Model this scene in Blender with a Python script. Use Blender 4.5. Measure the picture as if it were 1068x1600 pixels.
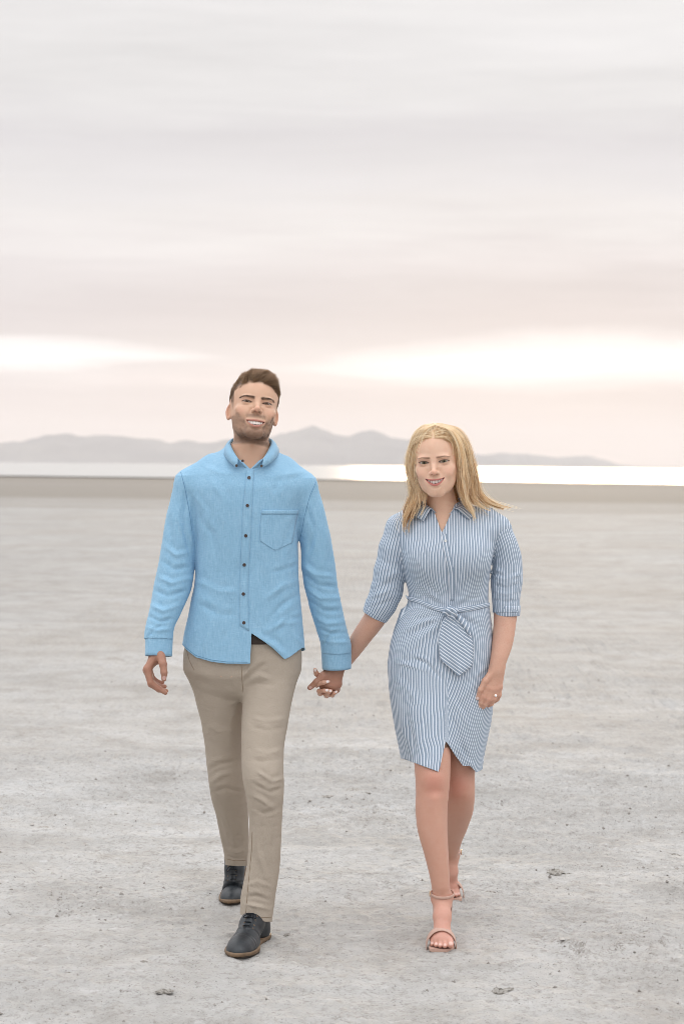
import bpy, math, random
import numpy as np
from mathutils import Vector

for o in list(bpy.data.objects):
    bpy.data.objects.remove(o, do_unlink=True)
scene = bpy.context.scene
col = scene.collection
R = math.radians
rng = np.random.default_rng(7)
random.seed(7)

# ------------------------------------------------------------------ camera
F_PX, CX, CY, CAM_H = 3000.0, 534.0, 727.3, 1.54      # photograph is 1068 x 1600
ROLL = R(0.55)
cam_data = bpy.data.cameras.new('camera')
cam = bpy.data.objects.new('camera', cam_data)
col.objects.link(cam)
cam.location = (0, 0, CAM_H)
cam.rotation_euler = (R(90), -ROLL, 0)
cam_data.sensor_fit = 'VERTICAL'
cam_data.sensor_height = 36.0
cam_data.sensor_width = 24.0
cam_data.lens = F_PX / 1600 * 36
cam_data.shift_y = (CY - 800) / 1600
cam_data.clip_start = 0.1
cam_data.clip_end = 120000
cam_data.dof.use_dof = True
cam_data.dof.focus_distance = 6.25
cam_data.dof.aperture_fstop = 4.5
scene.camera = cam

# ------------------------------------------------------------------ light
SUN_AZ, SUN_EL = R(6.3), R(3.6)             # to the right of the view axis, behind thin cloud
world = bpy.data.worlds.new('World')
scene.world = world
world.use_nodes = True
SUN_DIR = Vector((math.sin(SUN_AZ) * math.cos(SUN_EL), math.cos(SUN_AZ) * math.cos(SUN_EL), math.sin(SUN_EL)))
sun_data = bpy.data.lights.new('sun', 'SUN')
sun = bpy.data.objects.new('sun', sun_data)
col.objects.link(sun)
sun_data.energy = 2.0
sun_data.angle = R(12)
sun_data.color = (1.0, 0.78, 0.52)
sun.rotation_euler = SUN_DIR.to_track_quat('Z', 'Y').to_euler()
scene.view_settings.view_transform = 'Standard'
scene.view_settings.look = 'None'
scene.view_settings.exposure = 0.0
scene.view_settings.gamma = 1.0
scene.cycles.use_denoising = True
scene.cycles.denoiser = 'OPENIMAGEDENOISE'
scene.cycles.denoising_input_passes = 'RGB_ALBEDO_NORMAL'
scene.cycles.denoising_prefilter = 'ACCURATE'
scene.cycles.pixel_filter_type = 'BLACKMAN_HARRIS'
scene.cycles.filter_width = 0.8
scene.cycles.max_bounces = 16
scene.cycles.diffuse_bounces = 12
scene.cycles.volume_bounces = 1
scene.cycles.volume_step_rate = 4
scene.cycles.sample_clamp_indirect = 4


def lin(r, g, b):
    f = lambda c: (c / 255 / 12.92) if c <= 10 else ((c / 255 + 0.055) / 1.055) ** 2.4
    return (f(r), f(g), f(b), 1.0)


class NT:
    """tiny node-tree helper"""
    def __init__(self, tree):
        self.t = tree
        tree.nodes.clear()

    def n(self, kind, **kw):
        nd = self.t.nodes.new(kind)
        for k, v in kw.items():
            if k.startswith('i_'):
                nd.inputs[k[2:].replace('_', ' ')].default_value = v
            else:
                setattr(nd, k, v)
        return nd

    def l(self, a, b):
        self.t.links.new(a, b)

    def math(self, op, a, b=None, c=None, clamp=False):
        nd = self.n('ShaderNodeMath', operation=op)
        nd.use_clamp = clamp
        for i, v in enumerate((a, b, c)):
            if v is None:
                continue
            if isinstance(v, (int, float)):
                nd.inputs[i].default_value = v
            else:
                self.l(v, nd.inputs[i])
        return nd.outputs[0]

    def mix(self, fac, a, b, blend='MIX'):
        nd = self.n('ShaderNodeMix', data_type='RGBA', blend_type=blend)
        nd.clamp_factor = True
        for sock, v in ((nd.inputs[0], fac), (nd.inputs[6], a), (nd.inputs[7], b)):
            if isinstance(v, (int, float)):
                sock.default_value = v
            elif isinstance(v, tuple):
                sock.default_value = v if len(v) == 4 else (*v, 1)
            else:
                self.l(v, sock)
        return nd.outputs[2]

    def ramp(self, fac, stops, interp='LINEAR'):
        nd = self.n('ShaderNodeValToRGB')
        cr = nd.color_ramp
        cr.interpolation = interp
        while len(cr.elements) < len(stops):
            cr.elements.new(0.5)
        for e, (p, c) in zip(cr.elements, stops):
            e.position = p
            e.color = c if len(c) == 4 else (*c, 1)
        self.l(fac, nd.inputs[0])
        return nd.outputs[0]

    def noise(self, vec, scale, detail=4, rough=0.55, dist=0.0):
        nd = self.n('ShaderNodeTexNoise')
        nd.inputs['Scale'].default_value = scale
        nd.inputs['Detail'].default_value = detail
        nd.inputs['Roughness'].default_value = rough
        nd.inputs['Distortion'].default_value = dist
        if vec is not None:
            self.l(vec, nd.inputs['Vector'])
        return nd.outputs[0]

    def mapping(self, vec, scale=(1, 1, 1), loc=(0, 0, 0), rot=(0, 0, 0)):
        nd = self.n('ShaderNodeMapping')
        nd.inputs['Scale'].default_value = scale
        nd.inputs['Location'].default_value = loc
        nd.inputs['Rotation'].default_value = rot
        self.l(vec, nd.inputs['Vector'])
        return nd.outputs[0]


def build_sky():
    w = NT(world.node_tree)
    out = w.n('ShaderNodeOutputWorld')
    tc = w.n('ShaderNodeTexCoord')
    sep = w.n('ShaderNodeSeparateXYZ')
    w.l(tc.outputs['Generated'], sep.inputs[0])
    X, Y, Z = sep.outputs
    az = w.math('ARCTAN2', X, Y)
    # long streaks of stratus, flatter towards the horizon
    v1 = w.mapping(tc.outputs['Generated'], scale=(2.6, 2.2, 15), rot=(0, R(3), 0))
    n1 = w.noise(v1, 1.0, 5, 0.55, 0.3)
    v2 = w.mapping(tc.outputs['Generated'], scale=(5, 5, 60), loc=(3.1, 0.7, 0))
    n2 = w.noise(v2, 1.0, 5, 0.6, 0.2)
    off = w.math('MULTIPLY', w.math('SUBTRACT', n1, 0.5), 0.10)
    off2 = w.math('MULTIPLY', w.math('SUBTRACT', n2, 0.5), 0.02)
    low = w.math('MULTIPLY', Z, 14.0, clamp=True)          # keep the horizon bands steadier
    zz = w.math('ADD', Z, w.math('MULTIPLY', w.math('ADD', off, off2), low))
    rows = [(0.0, (224, 209, 203)), (.014, (225, 211, 207)), (.030, (227, 215, 212)), (.042, (231, 221, 219)),
            (.050, (238, 230, 228)), (.057, (234, 226, 224)), (.066, (226, 218, 217)), (.079, (221, 213, 213)),
            (.096, (223, 216, 216)), (.115, (229, 223, 223)), (.134, (237, 233, 232)), (.150, (232, 229, 230)),
            (.168, (225, 222, 224)), (.192, (231, 229, 229)), (.222, (237, 235, 235)), (.250, (239, 237, 236)),
            (.290, (234, 234, 235)), (1.0 / 2, (233, 233, 235))]
    clouds = w.ramp(zz, [(min(max(p, 0) * 2.0, 1), lin(*c)) for p, c in rows])
    zz2 = w.math('MULTIPLY', zz, 2.0)
    w.l(zz2, clouds.node.inputs[0])
    streaks = w.math('ADD', w.math('MULTIPLY', w.math('SUBTRACT', n2, 0.5), 0.22), w.math('MULTIPLY', w.math('SUBTRACT', n1, 0.5), 0.24))
    # overcast skies grow brighter towards the zenith (CIE overcast law, softened)
    zc = w.math('MAXIMUM', w.math('SUBTRACT', Z, 0.24), 0.0)
    grow = w.math('ADD', 1.0, w.math('MULTIPLY', zc, 2.65))
    vm = w.n('ShaderNodeVectorMath', operation='SCALE')
    grow = w.math('MULTIPLY', grow, w.math('ADD', 0.985, streaks))
    w.l(clouds, vm.inputs[0]); w.l(grow, vm.inputs['Scale'])

    def lobe(a0, e0, sa, se, wob=0.0):
        e = Z if wob == 0 else w.math('ADD', Z, w.math('MULTIPLY', off, wob))
        a = w.math('DIVIDE', w.math('SUBTRACT', az, a0), sa)
        b = w.math('DIVIDE', w.math('SUBTRACT', e, e0), se)
        return w.math('EXPONENT', w.math('MULTIPLY', w.math('ADD', w.math('MULTIPLY', a, a), w.math('MULTIPLY', b, b)), -1.0))

    glow = []
    m = w.math
    wob = m('ADD', m('MULTIPLY', off, 0.30), m('MULTIPLY', off2, 0.75))

    def lens(a0, e0, aw, hmax, soft, slope=0.0):
        """opening between two cloud decks: a flat lens with ragged, soft edges"""
        da = m('DIVIDE', m('SUBTRACT', az, a0), aw)
        half = m('MULTIPLY', m('SUBTRACT', 1.0, m('MULTIPLY', da, da)), hmax)
        e = m('ADD', m('ADD', Z, wob), m('MULTIPLY', m('SUBTRACT', az, a0), -slope))
        return m('MULTIPLY', m('SMOOTH_MIN', m('DIVIDE', m('SUBTRACT', half, m('ABSOLUTE', m('SUBTRACT', e, e0))), soft), 1.0, 0.25), 1.0, clamp=True)
    gap = lens(0.120, 0.0545, 0.150, 0.020, 0.016, 0.02)
    streak = lens(-0.19, 0.0575, 0.135, 0.0100, 0.0065, -0.03)
    streak2 = m('MULTIPLY', lobe(-0.05, 0.044, 0.10, 0.006, 0.35), m('MULTIPLY', n2, 0.6))
    broad = lobe(0.10, 0.040, 0.20, 0.07)
    total = w.n('ShaderNodeVectorMath', operation='ADD')
    acc = vm.outputs[0]
    for fac, c in ((gap, (.30, .31, .31)), (streak, (.28, .29, .29)), (streak2, (.35, .30, .26)), (broad, (.100, .066, .026))):
        s = w.n('ShaderNodeVectorMath', operation='SCALE')
        s.inputs[0].default_value = c
        w.l(fac, s.inputs['Scale'])
        ad = w.n('ShaderNodeVectorMath', operation='ADD')
        w.l(acc, ad.inputs[0]); w.l(s.outputs[0], ad.inputs[1])
        acc = ad.outputs[0]
    bg = w.n('ShaderNodeBackground')
    bg.inputs['Strength'].default_value = 1.03
    w.l(acc, bg.inputs['Color'])
    sky = w.n('ShaderNodeTexSky', sky_type='NISHITA', sun_disc=False)
    sky.sun_elevation = SUN_EL
    sky.sun_rotation = SUN_AZ
    bg2 = w.n('ShaderNodeBackground')
    bg2.inputs['Strength'].default_value = 0.05
    w.l(sky.outputs[0], bg2.inputs['Color'])
    ads = w.n('ShaderNodeMixShader')                      # nearly closed cloud over the clear evening sky
    ads.inputs[0].default_value = 0.98
    w.l(bg2.outputs[0], ads.inputs[1]); w.l(bg.outputs[0], ads.inputs[2])
    w.l(ads.outputs[0], out.inputs[0])


build_sky()


# ------------------------------------------------------------------ helpers
def P(px, py, Y):
    """point seen at photo pixel (px, py), Y metres from the camera"""
    dx, dy = px - CX, py - CY
    c, s = math.cos(ROLL), math.sin(ROLL)
    return np.array([(dx * c + dy * s) / F_PX * Y, Y, CAM_H - (-dx * s + dy * c) / F_PX * Y])


def proj(v):
    u = v[:, 0] / v[:, 1] * F_PX
    t = (CAM_H - v[:, 2]) / v[:, 1] * F_PX
    c, s = math.cos(ROLL), math.sin(ROLL)
    return u * c - t * s + CX, u * s + t * c + CY


def tag(o, label=None, cat=None, group=None, kind=None):
    for k, v in (('label', label), ('category', cat), ('group', group), ('kind', kind)):
        if v:
            o[k] = v
    return o


def empty(name, loc):
    o = bpy.data.objects.new(name, None)
    o.empty_display_size = 0.1
    o.location = loc
    col.objects.link(o)
    return o


def mesh_obj(name, v, f, mat=None, parent=None, smooth=True, attrs=None, fmat=None):
    """v (n,3); f one array or list of arrays of triangles / quads"""
    me = bpy.data.meshes.new(name)
    v = np.asarray(v, dtype=np.float32)
    fl = f if isinstance(f, list) else [f]
    fl = [np.asarray(a, dtype=np.int32) for a in fl if len(a)]
    off = np.zeros(3, dtype=np.float32)
    if parent is not None:
        off = np.array(parent.matrix_world.translation if parent.parent is None else WORLD[parent.name], dtype=np.float32)
    me.vertices.add(len(v))
    me.vertices.foreach_set('co', (v - off).ravel())
    loops = np.concatenate([a.ravel() for a in fl])
    tot = np.concatenate([np.full(len(a), a.shape[1], dtype=np.int32) for a in fl])
    start = np.concatenate([[0], np.cumsum(tot)[:-1]]).astype(np.int32)
    me.loops.add(len(loops))
    me.loops.foreach_set('vertex_index', loops)
    me.polygons.add(len(tot))
    me.polygons.foreach_set('loop_start', start)
    me.polygons.foreach_set('loop_total', tot)
    me.polygons.foreach_set('use_smooth', np.full(len(tot), smooth))
    mats = mat if isinstance(mat, (list, tuple)) else [mat]
    for m_ in mats:
        if m_ is not None:
            me.materials.append(m_)
    if fmat is not None:
        me.polygons.foreach_set('material_index', np.asarray(fmat, dtype=np.int32))
    me.update(calc_edges=True)
    for k, a in (attrs or {}).items():
        a = np.asarray(a, dtype=np.float32)
        if a.ndim == 1:
            at = me.attributes.new(k, 'FLOAT', 'POINT'); at.data.foreach_set('value', a)
        elif a.shape[1] == 4:
            at = me.attributes.new(k, 'FLOAT_COLOR', 'POINT'); at.data.foreach_set('color', a.ravel())
        else:
            at = me.attributes.new(k, 'FLOAT_VECTOR', 'POINT'); at.data.foreach_set('vector', a.ravel())
    o = bpy.data.objects.new(name, me)
    col.objects.link(o)
    if parent is not None:
        o.parent = parent
        WORLD[o.name] = off
    return o


WORLD = {}

# ---- value noise (vectorised)
_perm = np.random.default_rng(3).permutation(4096).astype(np.int64)
_val = np.random.default_rng(4).random(4096).astype(np.float32) * 2 - 1


def vnoise(p):
    p = np.asarray(p, dtype=np.float32)
    i = np.floor(p).astype(np.int64)
    f = p - i
    f = f * f * f * (f * (f * 6 - 15) + 10)
    d = p.shape[1]
    res = 0
    for c in range(1 << d):
        h = np.zeros(len(p), dtype=np.int64)
        wgt = np.ones(len(p), dtype=np.float32)
        for a in range(d):
            b = (c >> a) & 1
            h = _perm[(h + i[:, a] + b) & 4095]
            wgt = wgt * (f[:, a] if b else 1 - f[:, a])
        res = res + wgt * _val[h]
    return res


def fbm(p, octaves=4, gain=0.5):
    a, r = 1.0, 0
    for k in range(octaves):
        r = r + a * vnoise(p * (2.03 ** k) + 17.3 * k)
        a *= gain
    return r


def material(name):
    m = bpy.data.materials.new(name)
    m.use_nodes = True
    t = NT(m.node_tree)
    out = t.n('ShaderNodeOutputMaterial')
    b = t.n('ShaderNodeBsdfPrincipled')
    t.l(b.outputs[0], out.inputs[0])
    return m, t, b


def bump(t, b, height, strength=0.3, dist=0.01):
    nd = t.n('ShaderNodeBump')
    nd.inputs['Strength'].default_value = strength
    nd.inputs['Distance'].default_value = dist
    t.l(height, nd.inputs['Height'])
    t.l(nd.outputs[0], b.inputs['Normal'])
    return nd


# ------------------------------------------------------------------ setting
def smooth01(a, b, x):
    t = np.clip((x - a) / (b - a), 0, 1)
    return t * t * (3 - 2 * t)


def ground_height(x, y):
    """relief of the salt crust in metres"""
    q = np.stack([x, y], 1)
    near = 1 - smooth01(18, 60, y)
    h = 0.010 * fbm(q * 0.8, 3)
    r = fbm(q * 5.0 + 40, 3)
    h = h + near * 0.006 * r
    # broken crust: small steps where a noise field crosses a level
    c = fbm(q * np.array([2.3, 2.8]) + 9, 4)
    step = smooth01(0.18, 0.24, c) * 0.006
    h = h + near * step
    crumb = fbm(q * 34.0 + 5, 3, 0.65)
    amt = 0.45 + 0.55 * smooth01(-0.3, 0.5, fbm(q * 1.3 + 77, 3))
    h = h + near * 0.0080 * crumb * amt
    return h


def build_setting():
    m, t, b = material('salt_crust')
    g = t.n('ShaderNodeNewGeometry')
    pos = g.outputs['Position']
    n_big = t.noise(pos, 0.45, 5, 0.6)
    n_mid = t.noise(pos, 2.6, 6, 0.65)
    n_fine = t.noise(pos, 38, 5, 0.7)
    n_grit = t.noise(pos, 150, 3, 0.7)
    n_pit = t.noise(pos, 17, 5, 0.72)
    sep = t.n('ShaderNodeSeparateXYZ'); t.l(pos, sep.inputs[0])
    c0 = t.ramp(n_big, [(0.30, (.435, .42, .40)), (0.5, (.485, .48, .47)), (0.72, (.55, .56, .57))])
    c1 = t.mix(t.math('MULTIPLY', t.ramp(n_mid, [(.46, (0, 0, 0)), (.70, (1, 1, 1))]), 0.75), c0, (.335, .318, .295))
    c2 = t.mix(t.math('MULTIPLY', t.ramp(n_fine, [(.52, (0, 0, 0)), (.64, (1, 1, 1))]), 0.55), c1, (.27, .25, .23))
    c3 = t.mix(t.math('MULTIPLY', t.ramp(n_grit, [(.60, (0, 0, 0)), (.67, (1, 1, 1))]), 0.8), c2, (.12, .11, .10))
    c3 = t.mix(t.math('MULTIPLY', t.ramp(n_pit, [(.57, (0, 0, 0)), (.70, (1, 1, 1))]), 0.30), c3, (.27, .25, .23))
    c3 = t.mix(t.math('MULTIPLY', t.ramp(n_pit, [(.30, (1, 1, 1)), (.43, (0, 0, 0))]), 0.6), c3, (.60, .60, .60))
    crk = t.math('ABSOLUTE', t.math('SUBTRACT', t.noise(pos, 2.1, 7, 0.68, 0.6), 0.5))
    line = t.ramp(crk, [(0.0, (1, 1, 1)), (.010, (0, 0, 0))])
    patchy = t.ramp(t.noise(pos, 0.9, 3, 0.6), [(.47, (0, 0, 0)), (.60, (1, 1, 1))])
    c3 = t.mix(t.math('MULTIPLY', t.math('MULTIPLY', line, patchy), 0.6), c3, (.20, .18, .155))
    warm = t.ramp(t.noise(pos, 0.23, 4, 0.6), [(.40, (0, 0, 0)), (.62, (1, 1, 1))])
    c3 = t.mix(t.math('MULTIPLY', warm, 0.26), c3, t.mix(1.0, c3, (1.0, .92, .82), 'MULTIPLY'))
    # far flats: bands of damp mud towards the shore
    st = t.noise(t.mapping(pos, scale=(0.35, 1.2, 1)), 1.0, 6, 0.7)
    c3 = t.mix(t.math('MULTIPLY', t.ramp(st, [(.48, (0, 0, 0)), (.62, (1, 1, 1))]), 0.40), c3, (.31, .295, .275))
    vs = t.mapping(pos, scale=(0.012, 0.07, 1))
    n_far = t.noise(vs, 1.0, 5, 0.6)
    yy = t.math('ADD', sep.outputs[1], t.math('MULTIPLY', t.math('SUBTRACT', n_far, 0.5), 70))
    wet = t.ramp(t.math('DIVIDE', yy, 250.0), [(0.0, (0, 0, 0)), (.06, (.15, .15, .15)), (.12, (.05, .05, .05)), (.24, (.12, .12, .12)), (.36, (.9, .9, .9)), (.55, (.8, .8, .8)), (.8, (1, 1, 1))])
    c3 = t.mix(t.math('MULTIPLY', t.ramp(t.math('DIVIDE', sep.outputs[1], 30.0), [(.25, (0, 0, 0)), (.8, (1, 1, 1))]), 0.60), c3, t.mix(1.0, c3, (.66, .655, .65), 'MULTIPLY'))
    c4 = t.mix(wet, c3, (.205, .185, .160))
    t.l(c4, b.inputs['Base Color'])
    b.inputs['Roughness'].default_value = 0.85
    b.inputs['Specular IOR Level'].default_value = 0.25
    hgt = t.math('ADD', t.math('ADD', t.math('MULTIPLY', n_fine, 1.0), t.math('MULTIPLY', n_grit, 0.5)), t.math('MULTIPLY', n_pit, -1.2))
    bump(t, b, hgt, 0.7, 0.016)

    xs = np.linspace(-2.6, 2.6, 560)
    ext = 2.6 + np.cumsum(0.012 * 1.19 ** np.arange(1, 82))
    ext = ext[ext < 26000]
    ext = np.append(ext, 26000)
    xs = np.concatenate([-ext[::-1], xs, ext])
    ys = [4.2]
    while ys[-1] < 9.5: ys.append(ys[-1] + 0.011)
    st = 0.011
    while ys[-1] < 29000: st *= 1.035; ys.append(ys[-1] + st)
    back = [4.2]
    st = 0.011
    while back[-1] > -5000: st *= 1.2; back.append(back[-1] - st)
    ys = np.array(back[1:][::-1] + ys)
    gx, gy = np.meshgrid(xs, ys)
    x, y = gx.ravel(), gy.ravel()
    z = np.zeros_like(x)
    nearm = (np.abs(x) < 60) & (y > -20) & (y < 150)
    z[nearm] = ground_height(x[nearm], y[nearm])
    z = z - smooth01(120, 400, y) * 0.5
    nx, ny = len(xs), len(ys)
    idx = np.arange(nx * ny).reshape(ny, nx)
    f = np.stack([idx[:-1, :-1], idx[:-1, 1:], idx[1:, 1:], idx[1:, :-1]], -1).reshape(-1, 4)
    ground = mesh_obj('ground', np.stack([x, y, z], 1), f, m)
    tag(ground, 'pale crusted salt flat with crumbly grey patches', 'ground', kind='structure')

    # lake
    m, t, b = material('lake_water')
    b.inputs['Base Color'].default_value = (.40, .39, .37, 1)
    b.inputs['Roughness'].default_value = 0.30
    b.inputs['IOR'].default_value = 1.33
    g = t.n('ShaderNodeNewGeometry')
    nz = t.noise(t.mapping(g.outputs['Position'], scale=(.5, .9, 1)), 1.0, 4, 0.6)
    bump(t, b, nz, 0.35, 0.12)
    xs = np.concatenate([-np.geomspace(25000, 90, 50), np.linspace(-80, 80, 160), np.geomspace(90, 25000, 50)])
    shore = 214 - 0.32 * np.clip(xs, -300, 300) + 9 * fbm(np.stack([xs * .03, xs * 0 + 2], 1), 4)
    rows = [shore + k for k in (0, 3, 10, 30, 90)] + [np.full_like(xs, k) for k in (700, 2000, 6000, 12000, 21500)]
    v = np.concatenate([np.stack([xs, r, np.full_like(xs, -0.02)], 1) for r in rows])
    idx = np.arange(len(v)).reshape(len(rows), len(xs))
    f = np.stack([idx[:-1, :-1], idx[:-1, 1:], idx[1:, 1:], idx[1:, :-1]], -1).reshape(-1, 4)
    water = mesh_obj('lake', v, f, m)
    tag(water, 'bright still lake along the horizon', 'lake', kind='structure')

    # mountains across the lake: ridge line read from the photograph, 19-22 km away
    m, t, b = material('mountain_rock')
    g = t.n('ShaderNodeNewGeometry')
    n = t.noise(g.outputs['Position'], 0.0015, 6, 0.65)
    t.l(t.ramp(n, [(.35, (.075, .078, .088)), (.65, (.15, .145, .14))]), b.inputs['Base Color'])
    b.inputs['Roughness'].default_value = 0.95

    def ridge(name, prof, Y, depth, label, seed):
        px = np.array([a for a, _ in prof], float); py = np.array([b_ for _, b_ in prof], float)
        n = 700
        X = np.linspace(px[0], px[-1], n)
        base = np.interp(X, px, py)
        k = np.ones(5) / 5
        base = np.convolve(np.pad(base, 2, mode='edge'), k, 'valid')
        base = base + 1.6 * fbm(np.stack([X * 0.06 + seed, X * 0 + seed], 1), 4) * np.clip((728 - base) / 20, 0, 1)
        top = np.array([P(a, b_, Y) for a, b_ in zip(X, base)])
        top[:, 2] = np.maximum(top[:, 2], -2)
        rows = []
        nr = 26
        for r in range(nr):
            s = r / (nr - 1) * 2 - 1           # -1 front foot .. +1 back foot
            yv = Y + s * depth
            hh = (1 - abs(s)) ** 0.8
            q = np.stack([top[:, 0] * 0.0011 + seed, np.full(n, yv * 0.0016)], 1)
            rough = 1 + 0.5 * (1 - hh) * fbm(q * 1.5, 4) + (0.03 * fbm(q * 6, 3))
            z = top[:, 2] * hh * np.clip(rough, 0.3, 1.7) - (1 - hh) * 6
            rows.append(np.stack([top[:, 0], np.full(n, yv), z], 1))
        v = np.concatenate(rows)
        idx = np.arange(len(v)).reshape(nr, n)
        f = np.stack([idx[:-1, :-1], idx[:-1, 1:], idx[1:, 1:], idx[1:, :-1]], -1).reshape(-1, 4)
        tag(mesh_obj(name, v, f, m), label, 'mountain', kind='structure')

    ridge('mountain', [(-900, 712), (-500, 690), (-200, 700), (-60, 692), (0, 689), (20, 691), (45, 688), (62, 684), (70, 679), (100, 677), (112, 676), (122, 681), (150, 680), (190, 681),
                       (215, 685), (250, 687), (265, 690), (290, 688), (320, 690), (360, 686), (405, 684), (440, 677), (470, 669), (487, 666),
                       (505, 671), (520, 678), (545, 680), (565, 673), (585, 672), (600, 677), (612, 684), (640, 686), (680, 694), (720, 703),
                       (760, 711), (800, 727), (830, 731)], 20000, 1500, 'hazy grey ridge across the lake', 3.0)
    ridge('mountain', [(690, 728), (720, 714), (760, 710), (785, 707), (800, 709), (830, 710), (870, 714), (905, 712), (925, 715), (945, 719), (965, 726), (990, 729), (1010, 731),
                       (1050, 731), (1120, 733)], 23500, 900, 'low hazy ridge running out at the right', 8.0)

    # air
    m = bpy.data.materials.new('haze')
    m.use_nodes = True
    t = NT(m.node_tree)
    out = t.n('ShaderNodeOutputMaterial')
    pv = t.n('ShaderNodeVolumePrincipled')
    pv.inputs['Color'].default_value = (.93, .90, .89, 1)
    pv.inputs['Density'].default_value = HAZE
    pv.inputs['Anisotropy'].default_value = 0.0
    t.l(pv.outputs[0], out.inputs['Volume'])
    lo = np.array([-27000, -5500, -8.0]); hi = np.array([27000, 30000, 560])
    v = np.array([[(lo, hi)[(i >> a) & 1][a] for a in range(3)] for i in range(8)])
    f = np.array([[0, 2, 3, 1], [4, 5, 7, 6], [0, 1, 5, 4], [2, 6, 7, 3], [0, 4, 6, 2], [1, 3, 7, 5]])
    tag(mesh_obj('haze', v, f, m, smooth=False), 'thin pale haze over the lake', 'haze', kind='stuff')


HAZE = 4.0e-5
build_setting()


# ------------------------------------------------------------------ sculpting tools: signed distances, surface nets, cloth clipping
def ell(p, c, r):
    q = (p - np.asarray(c, np.float32)) / np.asarray(r, np.float32)
    k0 = np.sqrt((q * q).sum(1)) + 1e-9
    q2 = q / np.asarray(r, np.float32)
    k1 = np.sqrt((q2 * q2).sum(1)) + 1e-9
    return k0 * (k0 - 1) / k1


def smin(a, b, k):
    h = np.maximum(k - np.abs(a - b), 0) / k
    return np.minimum(a, b) - h * h * k * 0.25


def smax(a, b, k):
    return -smin(-a, -b, k)


def seg_t(p, a, b):
    a = np.asarray(a, np.float32); ba = np.asarray(b, np.float32) - a
    pa = p - a
    t = np.clip((pa @ ba) / max(float(ba @ ba), 1e-12), 0, 1)
    return t, pa - t[:, None] * ba


def tube(p, pts, rad, k=0.0, axis=None, squash=1.0):
    """chain of tapered capsules; squash < 1 flattens along the unit vector axis"""
    d = None
    for i in range(len(pts) - 1):
        t, q = seg_t(p, pts[i], pts[i + 1])
        if axis is not None:
            ax = np.asarray(axis, np.float32)
            comp = q @ ax
            q = q + (comp * (1 / squash - 1))[:, None] * ax
        dist = np.sqrt((q * q).sum(1)) - (rad[i] + (rad[i + 1] - rad[i]) * t)
        d = dist if d is None else (smin(d, dist, k) if k else np.minimum(d, dist))
    return d


def rbox(p, c, half, r, rot=None):
    q = p - np.asarray(c, np.float32)
    if rot is not None:
        q = q @ np.asarray(rot, np.float32)
    q = np.abs(q) - (np.asarray(half, np.float32) - r)
    return np.sqrt((np.maximum(q, 0) ** 2).sum(1)) + np.minimum(q.max(1), 0) - r


def pchip(xk, yk, x):
    """smooth monotone interpolation, xk rising"""
    xk = np.asarray(xk, float); yk = np.asarray(yk, float)
    h = np.diff(xk); dl = np.diff(yk) / h
    m = np.zeros_like(yk)
    m[0], m[-1] = dl[0], dl[-1]
    for i in range(1, len(xk) - 1):
        if dl[i - 1] * dl[i] > 0:
            w1, w2 = 2 * h[i] + h[i - 1], h[i] + 2 * h[i - 1]
            m[i] = (w1 + w2) / (w1 / dl[i - 1] + w2 / dl[i])
    x = np.clip(x, xk[0], xk[-1])
    i = np.clip(np.searchsorted(xk, x, side='right') - 1, 0, len(h) - 1)
    t = (x - xk[i]) / h[i]
    return ((2 * t ** 3 - 3 * t ** 2 + 1) * yk[i] + (t ** 3 - 2 * t ** 2 + t) * h[i] * m[i]
            + (-2 * t ** 3 + 3 * t ** 2) * yk[i + 1] + (t ** 3 - t ** 2) * h[i] * m[i + 1])


def loft(p, st, n=2.3):
    """solid built of stacked sections; st rows: z, cx, cy, rx, ry_front, ry_back (z rising)"""
    st = np.asarray(st, float)
    z = p[:, 2]
    cx, cy, rx, rf, rb = (pchip(st[:, 0], st[:, j], z).astype(np.float32) for j in range(1, 6))
    dx = np.abs(p[:, 0] - cx) / rx
    dy = p[:, 1] - cy
    ry = np.where(dy < 0, rf, rb)
    dyn = np.abs(dy) / ry
    k = (dx ** n + dyn ** n + 1e-12) ** (1 / n)
    rr = np.sqrt((p[:, 0] - cx) ** 2 + dy ** 2) + 1e-9
    d = (k - 1) / k * rr
    d = np.where(k < 1, np.maximum(d, (k - 1) * np.minimum(rx, ry)), d)
    cap = np.maximum(st[0, 0] - z, z - st[-1, 0])
    return np.maximum(d, cap)


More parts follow.
